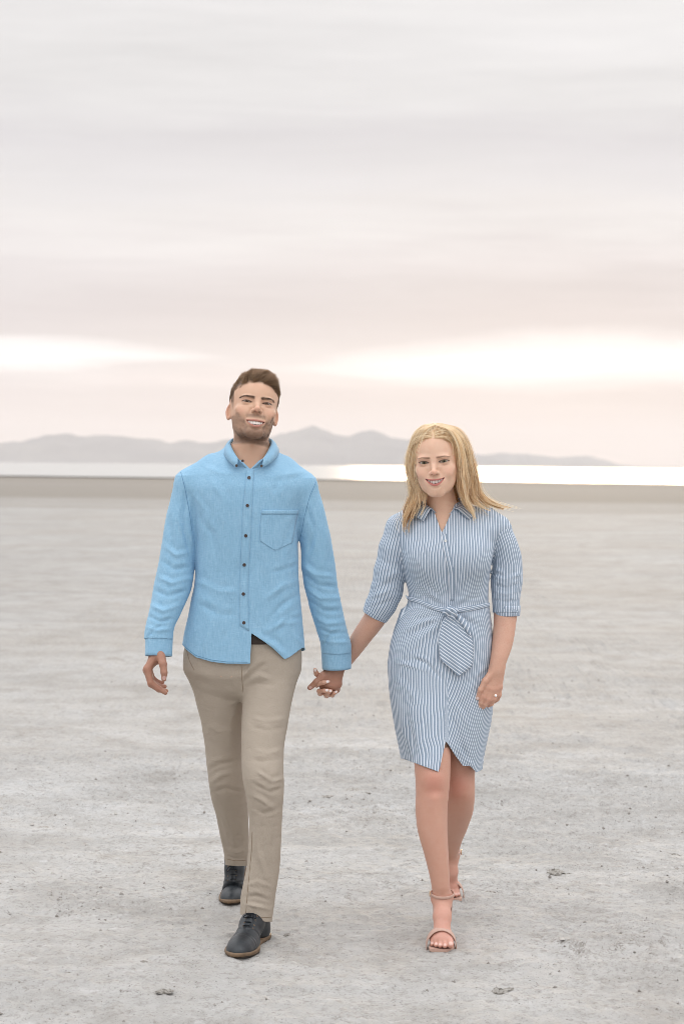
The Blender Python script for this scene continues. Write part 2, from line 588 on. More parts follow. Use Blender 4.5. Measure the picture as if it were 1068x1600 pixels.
def nets(f, lo, hi, h, B=8, lip=1.35, steps=2):
    lo = np.asarray(lo, float); hi = np.asarray(hi, float)
    nb = np.maximum(np.ceil((hi - lo) / (h * B)).astype(int), 1)
    c = (np.stack(np.meshgrid(*[np.arange(k) for k in nb], indexing='ij'), -1).reshape(-1, 3))
    cen = (lo + (c * B + (B - 1) / 2) * h).astype(np.float32)
    dc = f(cen)
    act = np.abs(dc) < (B * h * 0.87 + h) * lip
    D6 = np.empty((nb[0], B, nb[1], B, nb[2], B), np.float32)
    D6[:] = dc.reshape(nb[0], 1, nb[1], 1, nb[2], 1)
    ai = c[act]
    loc = np.stack(np.meshgrid(*[np.arange(B)] * 3, indexing='ij'), -1).reshape(-1, 3)
    CH = 400
    for s in range(0, len(ai), CH):
        a = ai[s:s + CH]
        pts = (lo + ((a[:, None, :] * B + loc[None]) * h)).reshape(-1, 3).astype(np.float32)
        d = f(pts).reshape(len(a), B, B, B)
        D6[a[:, 0], :, a[:, 1], :, a[:, 2], :] = d
    D = D6.reshape(nb[0] * B, nb[1] * B, nb[2] * B)
    S = (D < 0)
    cnt = np.zeros([k - 1 for k in D.shape], np.uint8)
    U = S.astype(np.uint8)
    for i in (0, 1):
        for j in (0, 1):
            for k in (0, 1):
                cnt += U[i:U.shape[0] - 1 + i, j:U.shape[1] - 1 + j, k:U.shape[2] - 1 + k]
    ci = np.argwhere((cnt > 0) & (cnt < 8))
    vid = np.full(cnt.shape, -1, np.int32)
    vid[ci[:, 0], ci[:, 1], ci[:, 2]] = np.arange(len(ci))
    corner = {}
    for i in (0, 1):
        for j in (0, 1):
            for k in (0, 1):
                corner[i, j, k] = D[ci[:, 0] + i, ci[:, 1] + j, ci[:, 2] + k]
    acc = np.zeros((len(ci), 3)); num = np.zeros(len(ci))
    for a in range(3):
        o1, o2 = [q for q in range(3) if q != a]
        for i in (0, 1):
            for j in (0, 1):
                A = [0, 0, 0]; A[o1] = i; A[o2] = j
                Bc = list(A); Bc[a] = 1
                da, db = corner[tuple(A)], corner[tuple(Bc)]
                mk = (da < 0) != (db < 0)
                t = np.where(mk, da / np.where(mk, da - db, 1), 0)
                pos = np.tile(np.array(A, float), (len(ci), 1)); pos[:, a] = t
                acc[mk] += pos[mk]; num += mk
    v = (lo + (ci + acc / num[:, None]) * h).astype(np.float32)
    quads = []
    for a in range(3):
        o1, o2 = [(1, 2), (2, 0), (0, 1)][a]
        sl0 = [slice(None)] * 3; sl1 = [slice(None)] * 3
        sl0[a] = slice(0, -1); sl1[a] = slice(1, None)
        e = np.argwhere(S[tuple(sl0)] != S[tuple(sl1)])
        ok = (e[:, o1] >= 1) & (e[:, o2] >= 1) & (e[:, o1] < cnt.shape[o1]) & (e[:, o2] < cnt.shape[o2])
        e = e[ok]
        ins = S[e[:, 0], e[:, 1], e[:, 2]]
        ids = []
        for d1, d2 in ((-1, -1), (0, -1), (0, 0), (-1, 0)):
            q = e.copy(); q[:, o1] += d1; q[:, o2] += d2
            ids.append(vid[q[:, 0], q[:, 1], q[:, 2]])
        q = np.stack(ids, 1)
        q[~ins] = q[~ins][:, ::-1]
        quads.append(q)
    q = np.concatenate(quads)
    q = q[(q >= 0).all(1)]
    e = np.float32(h * 0.25)
    for _ in range(steps):
        d = f(v)
        g = np.stack([f(v + np.array(o, np.float32) * e) - d for o in ((1, 0, 0), (0, 1, 0), (0, 0, 1))], 1) / e
        n2 = (g * g).sum(1) + 1e-4
        mv = (d / n2)[:, None] * g
        ln = np.sqrt((mv * mv).sum(1)) + 1e-9
        v = (v - mv * np.minimum(1, 0.8 * h / ln)[:, None]).astype(np.float32)
    return v, q


def tris_of(q):
    return q if q.shape[1] == 3 else np.concatenate([q[:, [0, 1, 2]], q[:, [0, 2, 3]]])


def vnormals(v, t):
    t = tris_of(t)
    fn = np.cross(v[t[:, 1]] - v[t[:, 0]], v[t[:, 2]] - v[t[:, 0]])
    n = np.zeros_like(v, dtype=np.float64)
    for k in range(3):
        for a in range(3):
            n[:, a] += np.bincount(t[:, k], fn[:, a], len(v))
    return n / (np.sqrt((n * n).sum(1))[:, None] + 1e-12)


def clip(v, t, g, attrs=None):
    """keep the part of a triangle mesh where g <= 0, cut exactly along g = 0"""
    t = tris_of(t)
    attrs = dict(attrs or {})
    pos = g > 0
    cnt = pos[t].sum(1)
    keep = [t[cnt == 0]]
    newv, newa, pair_ids = [], {k: [] for k in attrs}, {}
    pairs = []
    for c in (1, 2):
        tt = t[cnt == c]
        if not len(tt):
            continue
        pp = pos[tt]
        k = np.argmax(pp if c == 1 else ~pp, 1)
        r = np.arange(len(tt))
        a, b_, c_ = tt[r, k], tt[r, (k + 1) % 3], tt[r, (k + 2) % 3]
        pairs.append((c, a, b_, c_))
    edges = []
    for c, a, b_, c_ in pairs:
        edges += [np.sort(np.stack([a, b_], 1), 1), np.sort(np.stack([a, c_], 1), 1)]
    if edges:
        allE = np.concatenate(edges)
        ue, inv = np.unique(allE, axis=0, return_inverse=True)
        inv = inv.ravel()
        w = g[ue[:, 0]] / (g[ue[:, 0]] - g[ue[:, 1]])
        nv = v[ue[:, 0]] + (v[ue[:, 1]] - v[ue[:, 0]]) * w[:, None]
        base = len(v)
        v = np.concatenate([v, nv]).astype(np.float32)
        for kk in attrs:
            A = attrs[kk]
            ww = w if A.ndim == 1 else w[:, None]
            attrs[kk] = np.concatenate([A, A[ue[:, 0]] + (A[ue[:, 1]] - A[ue[:, 0]]) * ww])
        o = 0
        for c, a, b_, c_ in pairs:
            n = len(a)
            ab = base + inv[o:o + n]; ac = base + inv[o + n:o + 2 * n]; o += 2 * n
            if c == 1:
                keep += [np.stack([ab, b_, c_], 1), np.stack([ab, c_, ac], 1)]
            else:
                keep.append(np.stack([a, ab, ac], 1))
    t = np.concatenate(keep)
    used = np.unique(t)
    mp = np.full(len(v), -1, np.int64); mp[used] = np.arange(len(used))
    return v[used], mp[t], {k: a[used] for k, a in attrs.items()}


def solidify(v, t, th, attrs=None):
    n = vnormals(v, t)
    e = np.concatenate([t[:, [0, 1]], t[:, [1, 2]], t[:, [2, 0]]])
    es = np.sort(e, 1)
    key = es[:, 0].astype(np.int64) * (len(v) + 1) + es[:, 1]
    _, first, c = np.unique(key, return_index=True, return_counts=True)
    be = e[first[c == 1]]
    N = len(v)
    v2 = np.concatenate([v, v - n * th]).astype(np.float32)
    t2 = np.concatenate([t, t[:, ::-1] + N,
                         np.stack([be[:, 1], be[:, 0], be[:, 0] + N], 1), np.stack([be[:, 1], be[:, 0] + N, be[:, 1] + N], 1)])
    return v2, t2, {k: np.concatenate([a, a]) for k, a in (attrs or {}).items()}, be


def poly_dist(px, py, pts):
    """distance in the plane to a polyline, with the arc fraction of the nearest point and the side"""
    pts = np.asarray(pts, float)
    L = np.concatenate([[0], np.cumsum(np.hypot(*np.diff(pts, axis=0).T))])
    best = np.full(len(px), 1e9); frac = np.zeros(len(px)); side = np.zeros(len(px))
    for i in range(len(pts) - 1):
        a, b = pts[i], pts[i + 1]
        d = b - a
        t = np.clip(((px - a[0]) * d[0] + (py - a[1]) * d[1]) / (d @ d), 0, 1)
        ex, ey = px - a[0] - t * d[0], py - a[1] - t * d[1]
        dist = np.hypot(ex, ey)
        m = dist < best
        best[m] = dist[m]; frac[m] = (L[i] + t[m] * (L[i + 1] - L[i])) / L[-1]
        side[m] = np.sign(ex * d[1] - ey * d[0])[m]
    return best, frac, side


def folds_disp(v, n, folds, front=True):
    """push cloth out (ridge, amp > 0) or in (valley) along folds drawn over the front; widths in pixels, amp in mm"""
    px, py = proj(v)
    w = np.clip(-n[:, 1] * 2.2 + 0.35, 0, 1) if front else np.ones(len(v))
    out = np.zeros(len(v))
    for pts, wd, amp in folds:
        P_ = np.asarray(pts, float)
        m = ((px > P_[:, 0].min() - 4 * wd) & (px < P_[:, 0].max() + 4 * wd) & (py > P_[:, 1].min() - 4 * wd) & (py < P_[:, 1].max() + 4 * wd))
        if not m.any():
            continue
        d, fr, sd = poly_dist(px[m], py[m], P_)
        s = d * sd / wd
        prof = np.exp(-np.abs(s) ** 1.5 * np.where(s > 0, 1.0, 2.6)) - 0.5 * np.exp(-((s - 1.5) ** 2) * 1.6)
        taper = np.clip(np.minimum(fr, 1 - fr) * 4 + 0.12, 0, 1)
        out[m] += amp * 0.001 * prof * taper * (0.75 + 0.25 * np.sin(fr * 9 + amp * 3))
    return out * w


def frame_from(fwd, up):
    f = np.asarray(fwd, float); f /= np.linalg.norm(f)
    r = np.cross(f, up); r /= np.linalg.norm(r)
    u = np.cross(r, f)
    return r, f, u


def tube_mesh(pts, rad, seg=8, cap=True, flat=None):
    """swept tube as a mesh; flat = (axis vector, ratio) makes a strap"""
    pts = np.asarray(pts, float); n = len(pts)
    rad = np.full(n, rad) if np.isscalar(rad) else np.asarray(rad, float)
    tan = np.gradient(pts, axis=0)
    tan /= np.linalg.norm(tan, axis=1)[:, None] + 1e-12
    ref = np.array([0, 0, 1.0]) if abs(tan[0, 2]) < 0.9 else np.array([1.0, 0, 0])
    V = []
    nrm = np.cross(tan[0], ref); nrm /= np.linalg.norm(nrm)
    for i in range(n):
        nrm = nrm - tan[i] * (nrm @ tan[i]); nrm /= np.linalg.norm(nrm) + 1e-12
        b = np.cross(tan[i], nrm)
        for k in range(seg):
            a = 2 * math.pi * k / seg
            o = (nrm * math.cos(a) + b * math.sin(a)) * rad[i]
            if flat is not None:
                ax = np.asarray(flat[0](i) if callable(flat[0]) else flat[0], float)
                o = o - ax * (o @ ax) * (1 - flat[1])
            V.append(pts[i] + o)
    f = []
    for i in range(n - 1):
        for k in range(seg):
            a, b_ = i * seg + k, i * seg + (k + 1) % seg
            f.append([a, b_, b_ + seg, a + seg])
    f = np.array(f)
    t = tris_of(f)
    if cap:
        V += [pts[0], pts[-1]]
        c0, c1 = n * seg, n * seg + 1
        ct = [[c0, (k + 1) % seg, k] for k in range(seg)] + [[c1, (n - 1) * seg + k, (n - 1) * seg + (k + 1) % seg] for k in range(seg)]
        t = np.concatenate([t, np.array(ct)])
    return np.array(V), t


def join(parts):
    """[(v, t)] -> one (v, t)"""
    V, T, o = [], [], 0
    for v, t in parts:
        V.append(v); T.append(tris_of(np.asarray(t)) + o); o += len(v)
    return np.concatenate(V), np.concatenate(T)


def strands_mesh(paths, r0, r1, seg=3, col_attr=None, out=None):
    """paths (n, k, 3) -> thin three-sided hairs tapering from r0 to r1 (scalars or arrays)"""
    paths = np.asarray(paths, np.float32)
    n, k, _ = paths.shape
    tan = np.gradient(paths, axis=1)
    tan /= np.linalg.norm(tan, axis=2, keepdims=True) + 1e-9
    ref = np.where(np.abs(tan[..., 2:3]) < 0.8, np.array([0, 0, 1.0], np.float32), np.array([1.0, 0, 0], np.float32))
    if out is not None:                             # ribbons lie flat on the head
        ref = paths - np.asarray(out, np.float32)
        ref = ref + np.random.default_rng(5).normal(0, 0.045, (n, 1, 3)).astype(np.float32)
    a = np.cross(tan, ref); a /= np.linalg.norm(a, axis=2, keepdims=True) + 1e-9
    b = np.cross(tan, a)
    s = np.linspace(0, 1, k)[None, :, None]
    r = (np.reshape(r0, (-1, 1, 1)) * (1 - s ** 2) + np.reshape(r1, (-1, 1, 1)) * s ** 2)
    if seg == 2:                                    # flat ribbon, one sheet of faces
        V = np.stack([paths - r * a, paths + r * a], 2).reshape(-1, 3)
        base = (np.arange(n)[:, None] * k + np.arange(k - 1)[None]) * 2
        q = np.stack([base, base + 1, base + 3, base + 2], -1).reshape(-1, 4)
        return V, q, None if col_attr is None else np.repeat(col_attr, k * 2, axis=0)
    V = np.stack([paths + r * (a * math.cos(2 * math.pi * j / seg) + b * math.sin(2 * math.pi * j / seg)) for j in range(seg)], 2)
    V = V.reshape(-1, 3)
    base = (np.arange(n)[:, None] * k + np.arange(k - 1)[None]) * seg
    q = []
    for j in range(seg):
        j2 = (j + 1) % seg
        q.append(np.stack([base + j, base + j2, base + j2 + seg, base + j + seg], -1).reshape(-1, 4))
    attr = None
    if col_attr is not None:
        attr = np.repeat(col_attr, k * seg, axis=0)
    return V, np.concatenate(q), attr


# ------------------------------------------------------------------ materials for people
def skin_material(name, rough=0.5, sss=0.12):
    m, t, b = material(name)
    a = t.n('ShaderNodeAttribute', attribute_name='col')
    g = t.n('ShaderNodeNewGeometry')
    n1 = t.noise(g.outputs['Position'], 55, 4, 0.6)
    n2 = t.noise(g.outputs['Position'], 900, 2, 0.6)
    c = t.mix(t.math('MULTIPLY', t.ramp(n1, [(.35, (0, 0, 0)), (.75, (1, 1, 1))]), 0.22), a.outputs[0], t.mix(1.0, a.outputs[0], (.90, .72, .66), 'MULTIPLY'))
    c = t.mix(t.math('MULTIPLY', t.ramp(n2, [(.45, (0, 0, 0)), (.8, (1, 1, 1))]), 0.45), c, t.mix(1.0, c, (.80, .66, .60), 'MULTIPLY'))
    n3 = t.noise(g.outputs['Position'], 260, 3, 0.7)
    c = t.mix(t.math('MULTIPLY', t.ramp(n3, [(.50, (0, 0, 0)), (.72, (1, 1, 1))]), 0.40), c, t.mix(1.0, c, (.84, .68, .62), 'MULTIPLY'))
    t.l(c, b.inputs['Base Color'])
    b.inputs['Roughness'].default_value = rough
    b.inputs['Specular IOR Level'].default_value = 0.4
    b.inputs['Subsurface Weight'].default_value = sss
    b.inputs['Subsurface Radius'].default_value = (1.0, 0.35, 0.2)
    b.inputs['Subsurface Scale'].default_value = 0.012
    bump(t, b, n2, 0.12, 0.001)
    return m


def attr_material(name, rough=0.5, spec=0.4, sheen=0.0, coat=0.0, metal=0.0):
    m, t, b = material(name)
    a = t.n('ShaderNodeAttribute', attribute_name='col')
    t.l(a.outputs[0], b.inputs['Base Color'])
    b.inputs['Roughness'].default_value = rough
    b.inputs['Specular IOR Level'].default_value = spec
    b.inputs['Sheen Weight'].default_value = sheen
    b.inputs['Coat Weight'].default_value = coat
    b.inputs['Metallic'].default_value = metal
    return m


def plain(name, c, rough=0.5, spec=0.4, metal=0.0, nscale=0, namt=0.3, coat=0.0):
    m, t, b = material(name)
    b.inputs['Base Color'].default_value = (*c, 1)
    if nscale:
        g = t.n('ShaderNodeNewGeometry')
        n = t.noise(g.outputs['Position'], nscale, 4, 0.6)
        dark = tuple(x * (1 - namt) for x in c)
        t.l(t.ramp(n, [(.3, dark), (.7, c)]), b.inputs['Base Color'])
    b.inputs['Roughness'].default_value = rough
    b.inputs['Specular IOR Level'].default_value = spec
    b.inputs['Metallic'].default_value = metal
    b.inputs['Coat Weight'].default_value = coat
    return m


def rgba(c, n):
    return np.tile(np.array([*c, 1.0], np.float32), (n, 1))


def blend(colr, mask, c):
    mk = np.clip(mask, 0, 1)[:, None]
    colr[:, :3] = colr[:, :3] * (1 - mk) + np.array(c, np.float32) * mk
    return colr


def gauss(p, c, s):
    q = (p - np.asarray(c, np.float32)) / np.asarray(s, np.float32)
    return np.exp(-(q * q).sum(1))


# ------------------------------------------------------------------ heads
class Head:
    def __init__(self, px, py, Y, s, yaw, pitch, roll, K):
        a, b, c = R(yaw), R(pitch), R(roll)
        ex = np.array([math.cos(a), math.sin(a), 0]); ef = np.array([math.sin(a), -math.cos(a), 0]); ez = np.array([0, 0, 1.0])
        ef, ez = math.cos(b) * ef + math.sin(b) * ez, math.cos(b) * ez - math.sin(b) * ef
        ex, ez = math.cos(c) * ex - math.sin(c) * ez, math.cos(c) * ez + math.sin(c) * ex
        self.M = np.stack([ex, ef, ez], 1).astype(np.float32)
        self.s = 0.01 * s
        self.K = K
        eye = P(px, py, Y - 0.09)
        self.C = (eye - self.s * 8.8 * ef).astype(np.float32)

    def loc(self, p):
        return ((p - self.C) @ self.M) / np.float32(self.s)

    def wor(self, q):
        return self.C + (np.asarray(q, np.float32) * self.s) @ self.M.T

    # curves of the smiling mouth, in local cm
    def lips(self, x):
        K = self.K
        u = np.clip(np.abs(x) / K['mw'], 0, 1)
        zc = K['mz'] + K['smile'] * u ** 2
        zu = zc + K['mup'] * (1 - u ** 2)
        zl = zc - K['mlo'] * (1 - u ** 2.2)
        fm = K['mf'] - 0.135 * np.minimum(np.abs(x), 3.4) ** 2
        return zu, zl, fm

    def sdf(self, p):
        """distance in local cm of the head without the neck"""
        K = self.K
        q = self.loc(p)
        a = q.copy(); a[:, 0] = np.abs(a[:, 0])
        x, f, z = a[:, 0], a[:, 1], a[:, 2]
        d = ell(a, (0, 0.2, 3.5), K['cran'])
        d = smin(d, ell(a, (0, 2.7, -1.6), K['face']), 2.2)
        d = smin(d, ell(a, (0, 0.6, -2.6), K['side']), 2.0)
        d = smin(d, tube(a, [(K['jawx'], 0.6, K['jawz']), (K['jawx'] - 1.2, 4.0, K['jawz'] - 1.9), (K['chx'], 7.6, K['chz'])], [1.3, 1.5, K['chx'] + 0.1], 0.8), K['jawk'])
        d = smin(d, ell(a, (0, K['chf'], K['chz'] - 0.1), K['chr']), 1.6)
        if 'lowf' in K:
            d = smin(d, ell(a, (0, 3.9, -5.6), K['lowf']), 1.8)
        d = smin(d, ell(a, (K['chk'], 6.1, -2.2), (2.1, 1.9, 1.35)), 1.6)                   # cheek bones
        d = smin(d, ell(a, (3.5, 7.35, -3.7), (1.75, 1.5, 1.5)), 1.5)                     # smile-raised cheeks
        d = smin(d, ell(a, (2.4, 8.25, 1.35), (2.5, 1.15, 0.75)), K['browk'])             # brow ridge
        d = smin(d, ell(a, (0, 8.35, -6.2), (3.0, 1.55, 2.2)), 1.8)                       # muzzle
        # eye sockets, lids
        ex = K['eyex']
        d = smax(d, -ell(a, (ex + 0.1, 10.15, -0.15), (2.0, 1.75, 1.05)), 1.0)
        d = smax(d, -ell(a, (1.75, 10.3, 0.0), (0.75, 1.3, 1.0)), 0.7)
        lid = np.sqrt((x - ex) ** 2 + (f - 7.55) ** 2 + z ** 2) - 1.45
        d = smin(d, lid, 0.45)
        # nose
        nz = K['nz']
        d = smin(d, tube(a, [(0, 8.75, 0.6), (0, 9.75, nz + 1.6), (0, 10.9, nz + 0.1)], [0.72, 0.72, 0.80], 0.5), 0.9)
        d = smin(d, ell(a, (0, 10.95, nz), K['tip']), 0.5)
        d = smin(d, ell(a, (K['alax'], 10.0, nz - 0.25), (0.68, 0.95, 0.66)), 0.45)
        d = smax(d, -ell(a, (0.64, 10.6, nz - 0.95), (0.40, 0.60, 0.42)), 0.15)
        # lips
        zu, zl, fm = self.lips(x)
        u = np.clip(x / K['mw'], 0, 1.2)
        tl = np.clip(1.02 - u ** 2, 0, 1)
        over = np.maximum(x - K['mw'], 0)
        ru = K['ulip'] * (0.35 + 0.65 * tl); rl = K['llip'] * (0.30 + 0.70 * tl)
        bow = 0.10 * np.exp(-(x / 0.35) ** 2)
        up = np.sqrt(((f - fm - 0.12) / 1.05) ** 2 + (z - (zu + ru * 0.75 - bow)) ** 2 + over ** 2) - ru
        low = np.sqrt(((f - fm - 0.10) / 1.1) ** 2 + (z - (zl - rl * 0.72)) ** 2 + over ** 2) - rl
        d = smin(d, up, 0.40)
        d = smin(d, low, 0.40)
        gap = np.maximum(np.maximum(z - zu, zl - z), np.maximum(x - K['mw'] + 0.05, (fm - 1.35) - f))
        d = smax(d, -gap * 0.9, 0.12)
        # hollows and folds
        fold, fr, _ = poly_dist(x, z, [(1.75, nz + 0.3), (2.6, -5.0), (K['mw'] + 0.65, K['mz'] + 0.35), (K['mw'] + 0.5, K['mz'] - 0.9)])
        fw = (f > 5.5)
        d = d + fw * K['fold'] * np.exp(-(fold / 0.42) ** 2) * np.clip(1.15 - fr, 0, 1)
        d = d + fw * 0.22 * np.exp(-(x / 1.7) ** 2 - ((z - (zl - 1.35)) / 0.42) ** 2)        # under the lip
        d = d + fw * 0.10 * np.exp(-((x - ex) / 1.5) ** 2 - ((z + 1.15) / 0.28) ** 2)         # under the eye
        d = d + fw * 0.07 * np.exp(-((x - ex) / 1.6) ** 2 - ((z - 0.85) / 0.22) ** 2)         # lid crease
        d = d + fw * 0.06 * np.exp(-(x / 0.3) ** 2) * np.exp(-((z - (nz - 1.9)) / 0.7) ** 2)     # philtrum
        d = d + 0.20 * np.exp(-((x - 6.6) / 1.3) ** 2 - ((z - 1.2) / 2.2) ** 2 - ((f - 5.5) / 2.0) ** 2)  # temple
        # eye opening
        uu = (x - ex) / 1.5
        slant = 0.10 * uu
        par = np.clip(1 - uu ** 2, -1, 1)
        op = np.maximum(np.maximum(z - (K['eu'] * par ** 1 + slant), (-K['el'] * par + slant) - z), np.maximum(np.abs(uu) - 1, 7.4 - f))
        d = smax(d, -op, 0.08)
        # ears
        if K['ears']:
            ang = R(K['earout'])
            e = a - np.array([6.8, 0.2, -1.4], np.float32)
            # ear plane: runs back and outwards
            ca, sa = math.cos(ang), math.sin(ang)
            en = e[:, 0] * ca + e[:, 1] * sa          # normal (outward)
            ef = -e[:, 0] * sa + e[:, 1] * ca         # in plane, forward
            ez_ = e[:, 2] * 0.985 + ef * 0.17
            ef = ef * 0.985 - e[:, 2] * 0.17
            loc = np.stack([en, ef + 0.9 + 0.0 * ez_, ez_], 1)
            rz = np.where(ez_ > 0, 2.9, 2.8)
            w = 1.95 - 0.26 * np.clip(-ez_, 0, 3.2)
            kk = np.sqrt((loc[:, 1] / w) ** 2 + (ez_ / rz) ** 2)
            disk = np.maximum((kk - 1) * 1.6, np.abs(en) - 0.42)
            disk = smax((kk - 1) * 1.7, np.abs(en) - 0.42, 0.5)
            inner = np.sqrt(((loc[:, 1] - 0.25) / (w * 0.66)) ** 2 + ((ez_ - 0.25) / (rz * 0.68)) ** 2)
            bowl = smax((inner - 1) * 1.3, -(en + 0.05), 0.35)
            ear = smax(disk, -bowl, 0.25)
            conc = smax(np.sqrt(((loc[:, 1] - 0.3) / 0.8) ** 2 + ((ez_ + 0.5) / 1.2) ** 2) * 0.8 - 0.8, -(en + 0.22), 0.3)
            ear = smax(ear, -conc, 0.2)
            d = smin(d, ear, 0.5)
        return d

    def colours(self, v):
        """base colour of the skin, per vertex"""
        K = self.K
        q = self.loc(v)
        x, f, z = np.abs(q[:, 0]), q[:, 1], q[:, 2]
        sx = q[:, 0]
        a = q.copy(); a[:, 0] = x
        c = rgba(K['skin'], len(v))
        front = np.clip((f - 3.5) / 2, 0, 1)
        blend(c, 0.45 * gauss(a, (4.3, 7.0, -3.2), (1.7, 3, 1.3)), K['blush'])
        blend(c, 0.50 * gauss(a, (0, 11.3, K['nz'] - 0.1), (1.3, 1.2, 0.8)), K['blush'])
        blend(c, 0.35 * smooth01(6.6, 8.2, x) * smooth01(2.5, 1.2, f) * smooth01(-6, -4, z) * smooth01(3, 2, z), K['blush'])
        # stubble
        if K['stubble'] > 0:
            zline = -6.9 + 0.85 * np.clip(x - 2.2, 0, 4.3)
            lo = smooth01(0.9, -1.6, z - zline) * (f > -2.5)
            jaw = smooth01(-7.6, -10.6, z)
            mous = np.exp(-((z - (K['nz'] - 1.75)) / 0.75) ** 2) * smooth01(3.9, 2.2, x) * smooth01(6.5, 8, f)
            soul = np.exp(-((z - (K['mz'] - K['mlo'] - 1.25)) / 0.5) ** 2 - (x / 0.9) ** 2) * (f > 6)
            corner = np.exp(-((x - 3.7) / 0.7) ** 2 - ((z + 7.2) / 1.5) ** 2) * (f > 5)
            st = lo * (0.40 + 0.42 * jaw)
            st = np.maximum(st, np.maximum(mous * 0.62, np.maximum(soul * 0.55, corner * 0.50)))
            st = st * (1 - 0.95 * smooth01(-11.2, -12.4, z))
            st = st * (0.85 + 0.15 * fbm(q * 4.0, 2)) * K['stubble']
            blend(c, st, K['beard'])
        # brows
        u = (x - 1.05) / (K['browx'] - 1.05)
        bz = K['browz'] + K['browl'] * np.clip(u, 0, 1) - 0.80 * np.clip(u - 0.60, 0, 1) ** 1.3 * 2.0
        th = np.clip(0.36 - 0.26 * np.clip(u, 0, 1) ** 1.5, 0.06, 1) * K['browt']
        br = np.exp(-((z - bz) / th) ** 4) * smooth01(-0.10, 0.06, u) * smooth01(1.06, 0.92, u) * front
        blend(c, br * K['browa'] * (0.85 + 0.15 * fbm(q * 9, 2)), K['brow'])
        # lids: lash line and socket tint
        uu = np.clip((x - K['eyex']) / 1.6, -1, 1)
        par = 1 - uu ** 2
        lash = np.exp(-((z - (K['eu'] * par + 0.10 * uu + 0.07)) / K['lash']) ** 2) * (np.abs((x - K['eyex']) / 1.68) < 1) * front
        lash2 = 0.5 * np.exp(-((z - (-K['el'] * par + 0.10 * uu - 0.05)) / 0.07) ** 2) * (np.abs((x - K['eyex']) / 1.6) < 1) * front
        blend(c, 0.30 * gauss(a, (K['eyex'], 9, 0.1), (1.9, 3, 1.0)) * front, K['lidtint'])
        blend(c, np.clip(lash + lash2, 0, 1) * K['lasha'], (.025, .016, .012))
        # lips
        zu, zl, fm = self.lips(x)
        uL = np.clip(x / K['mw'], 0, 1.1)
        tl = np.clip(1.02 - uL ** 2, 0, 1)
        ru = K['ulip'] * (0.35 + 0.65 * tl) * 1.5; rl = K['llip'] * (0.30 + 0.70 * tl) * 1.55
        inl = smooth01(K['mw'] + 0.18, K['mw'] - 0.05, x) * (f > fm - 0.9)
        lipm = smooth01(zu + ru + 0.10, zu + ru - 0.08, z) * smooth01(zl - rl - 0.10, zl - rl + 0.10, z) * inl
        blend(c, lipm * K['lipa'], K['lip'])
        cav = smooth01(zu + 0.02, zu - 0.1, z) * smooth01(zl - 0.02, zl + 0.1, z) * (f < fm - 0.35) * (x < K['mw']) * (f > 5)
        blend(c, cav, (.05, .014, .012))
        blend(c, 0.9 * gauss(a, (0.62, 10.5, K['nz'] - 0.72), (0.36, 0.55, 0.26)), (.09, .035, .025))     # inside the nostrils
        return c, q

    def hairline(self, q):
        """> 0 on the hairy scalp"""
        K = self.K
        x, f, z = np.abs(q[:, 0]), q[:, 1], q[:, 2]
        front = z - (K['hlz'] - 0.045 * x ** 2 * K['hlc'])
        back = -(f - 0.6) - 0.35 * np.maximum(0, 2.0 - z) * 0
        side = z - np.interp(f, [-9, -3.0, -1.6, 0.8, 2.3, 3.6, 4.6, 6, 8.5], [-5.5, -4.5, -1.0, 1.3, -1.6, -1.0, 3.2, 4.6, K['hlz'] - 0.5])
        fr = np.where(f > 4.0, np.minimum(side, front + 0.2), side)
        return fr


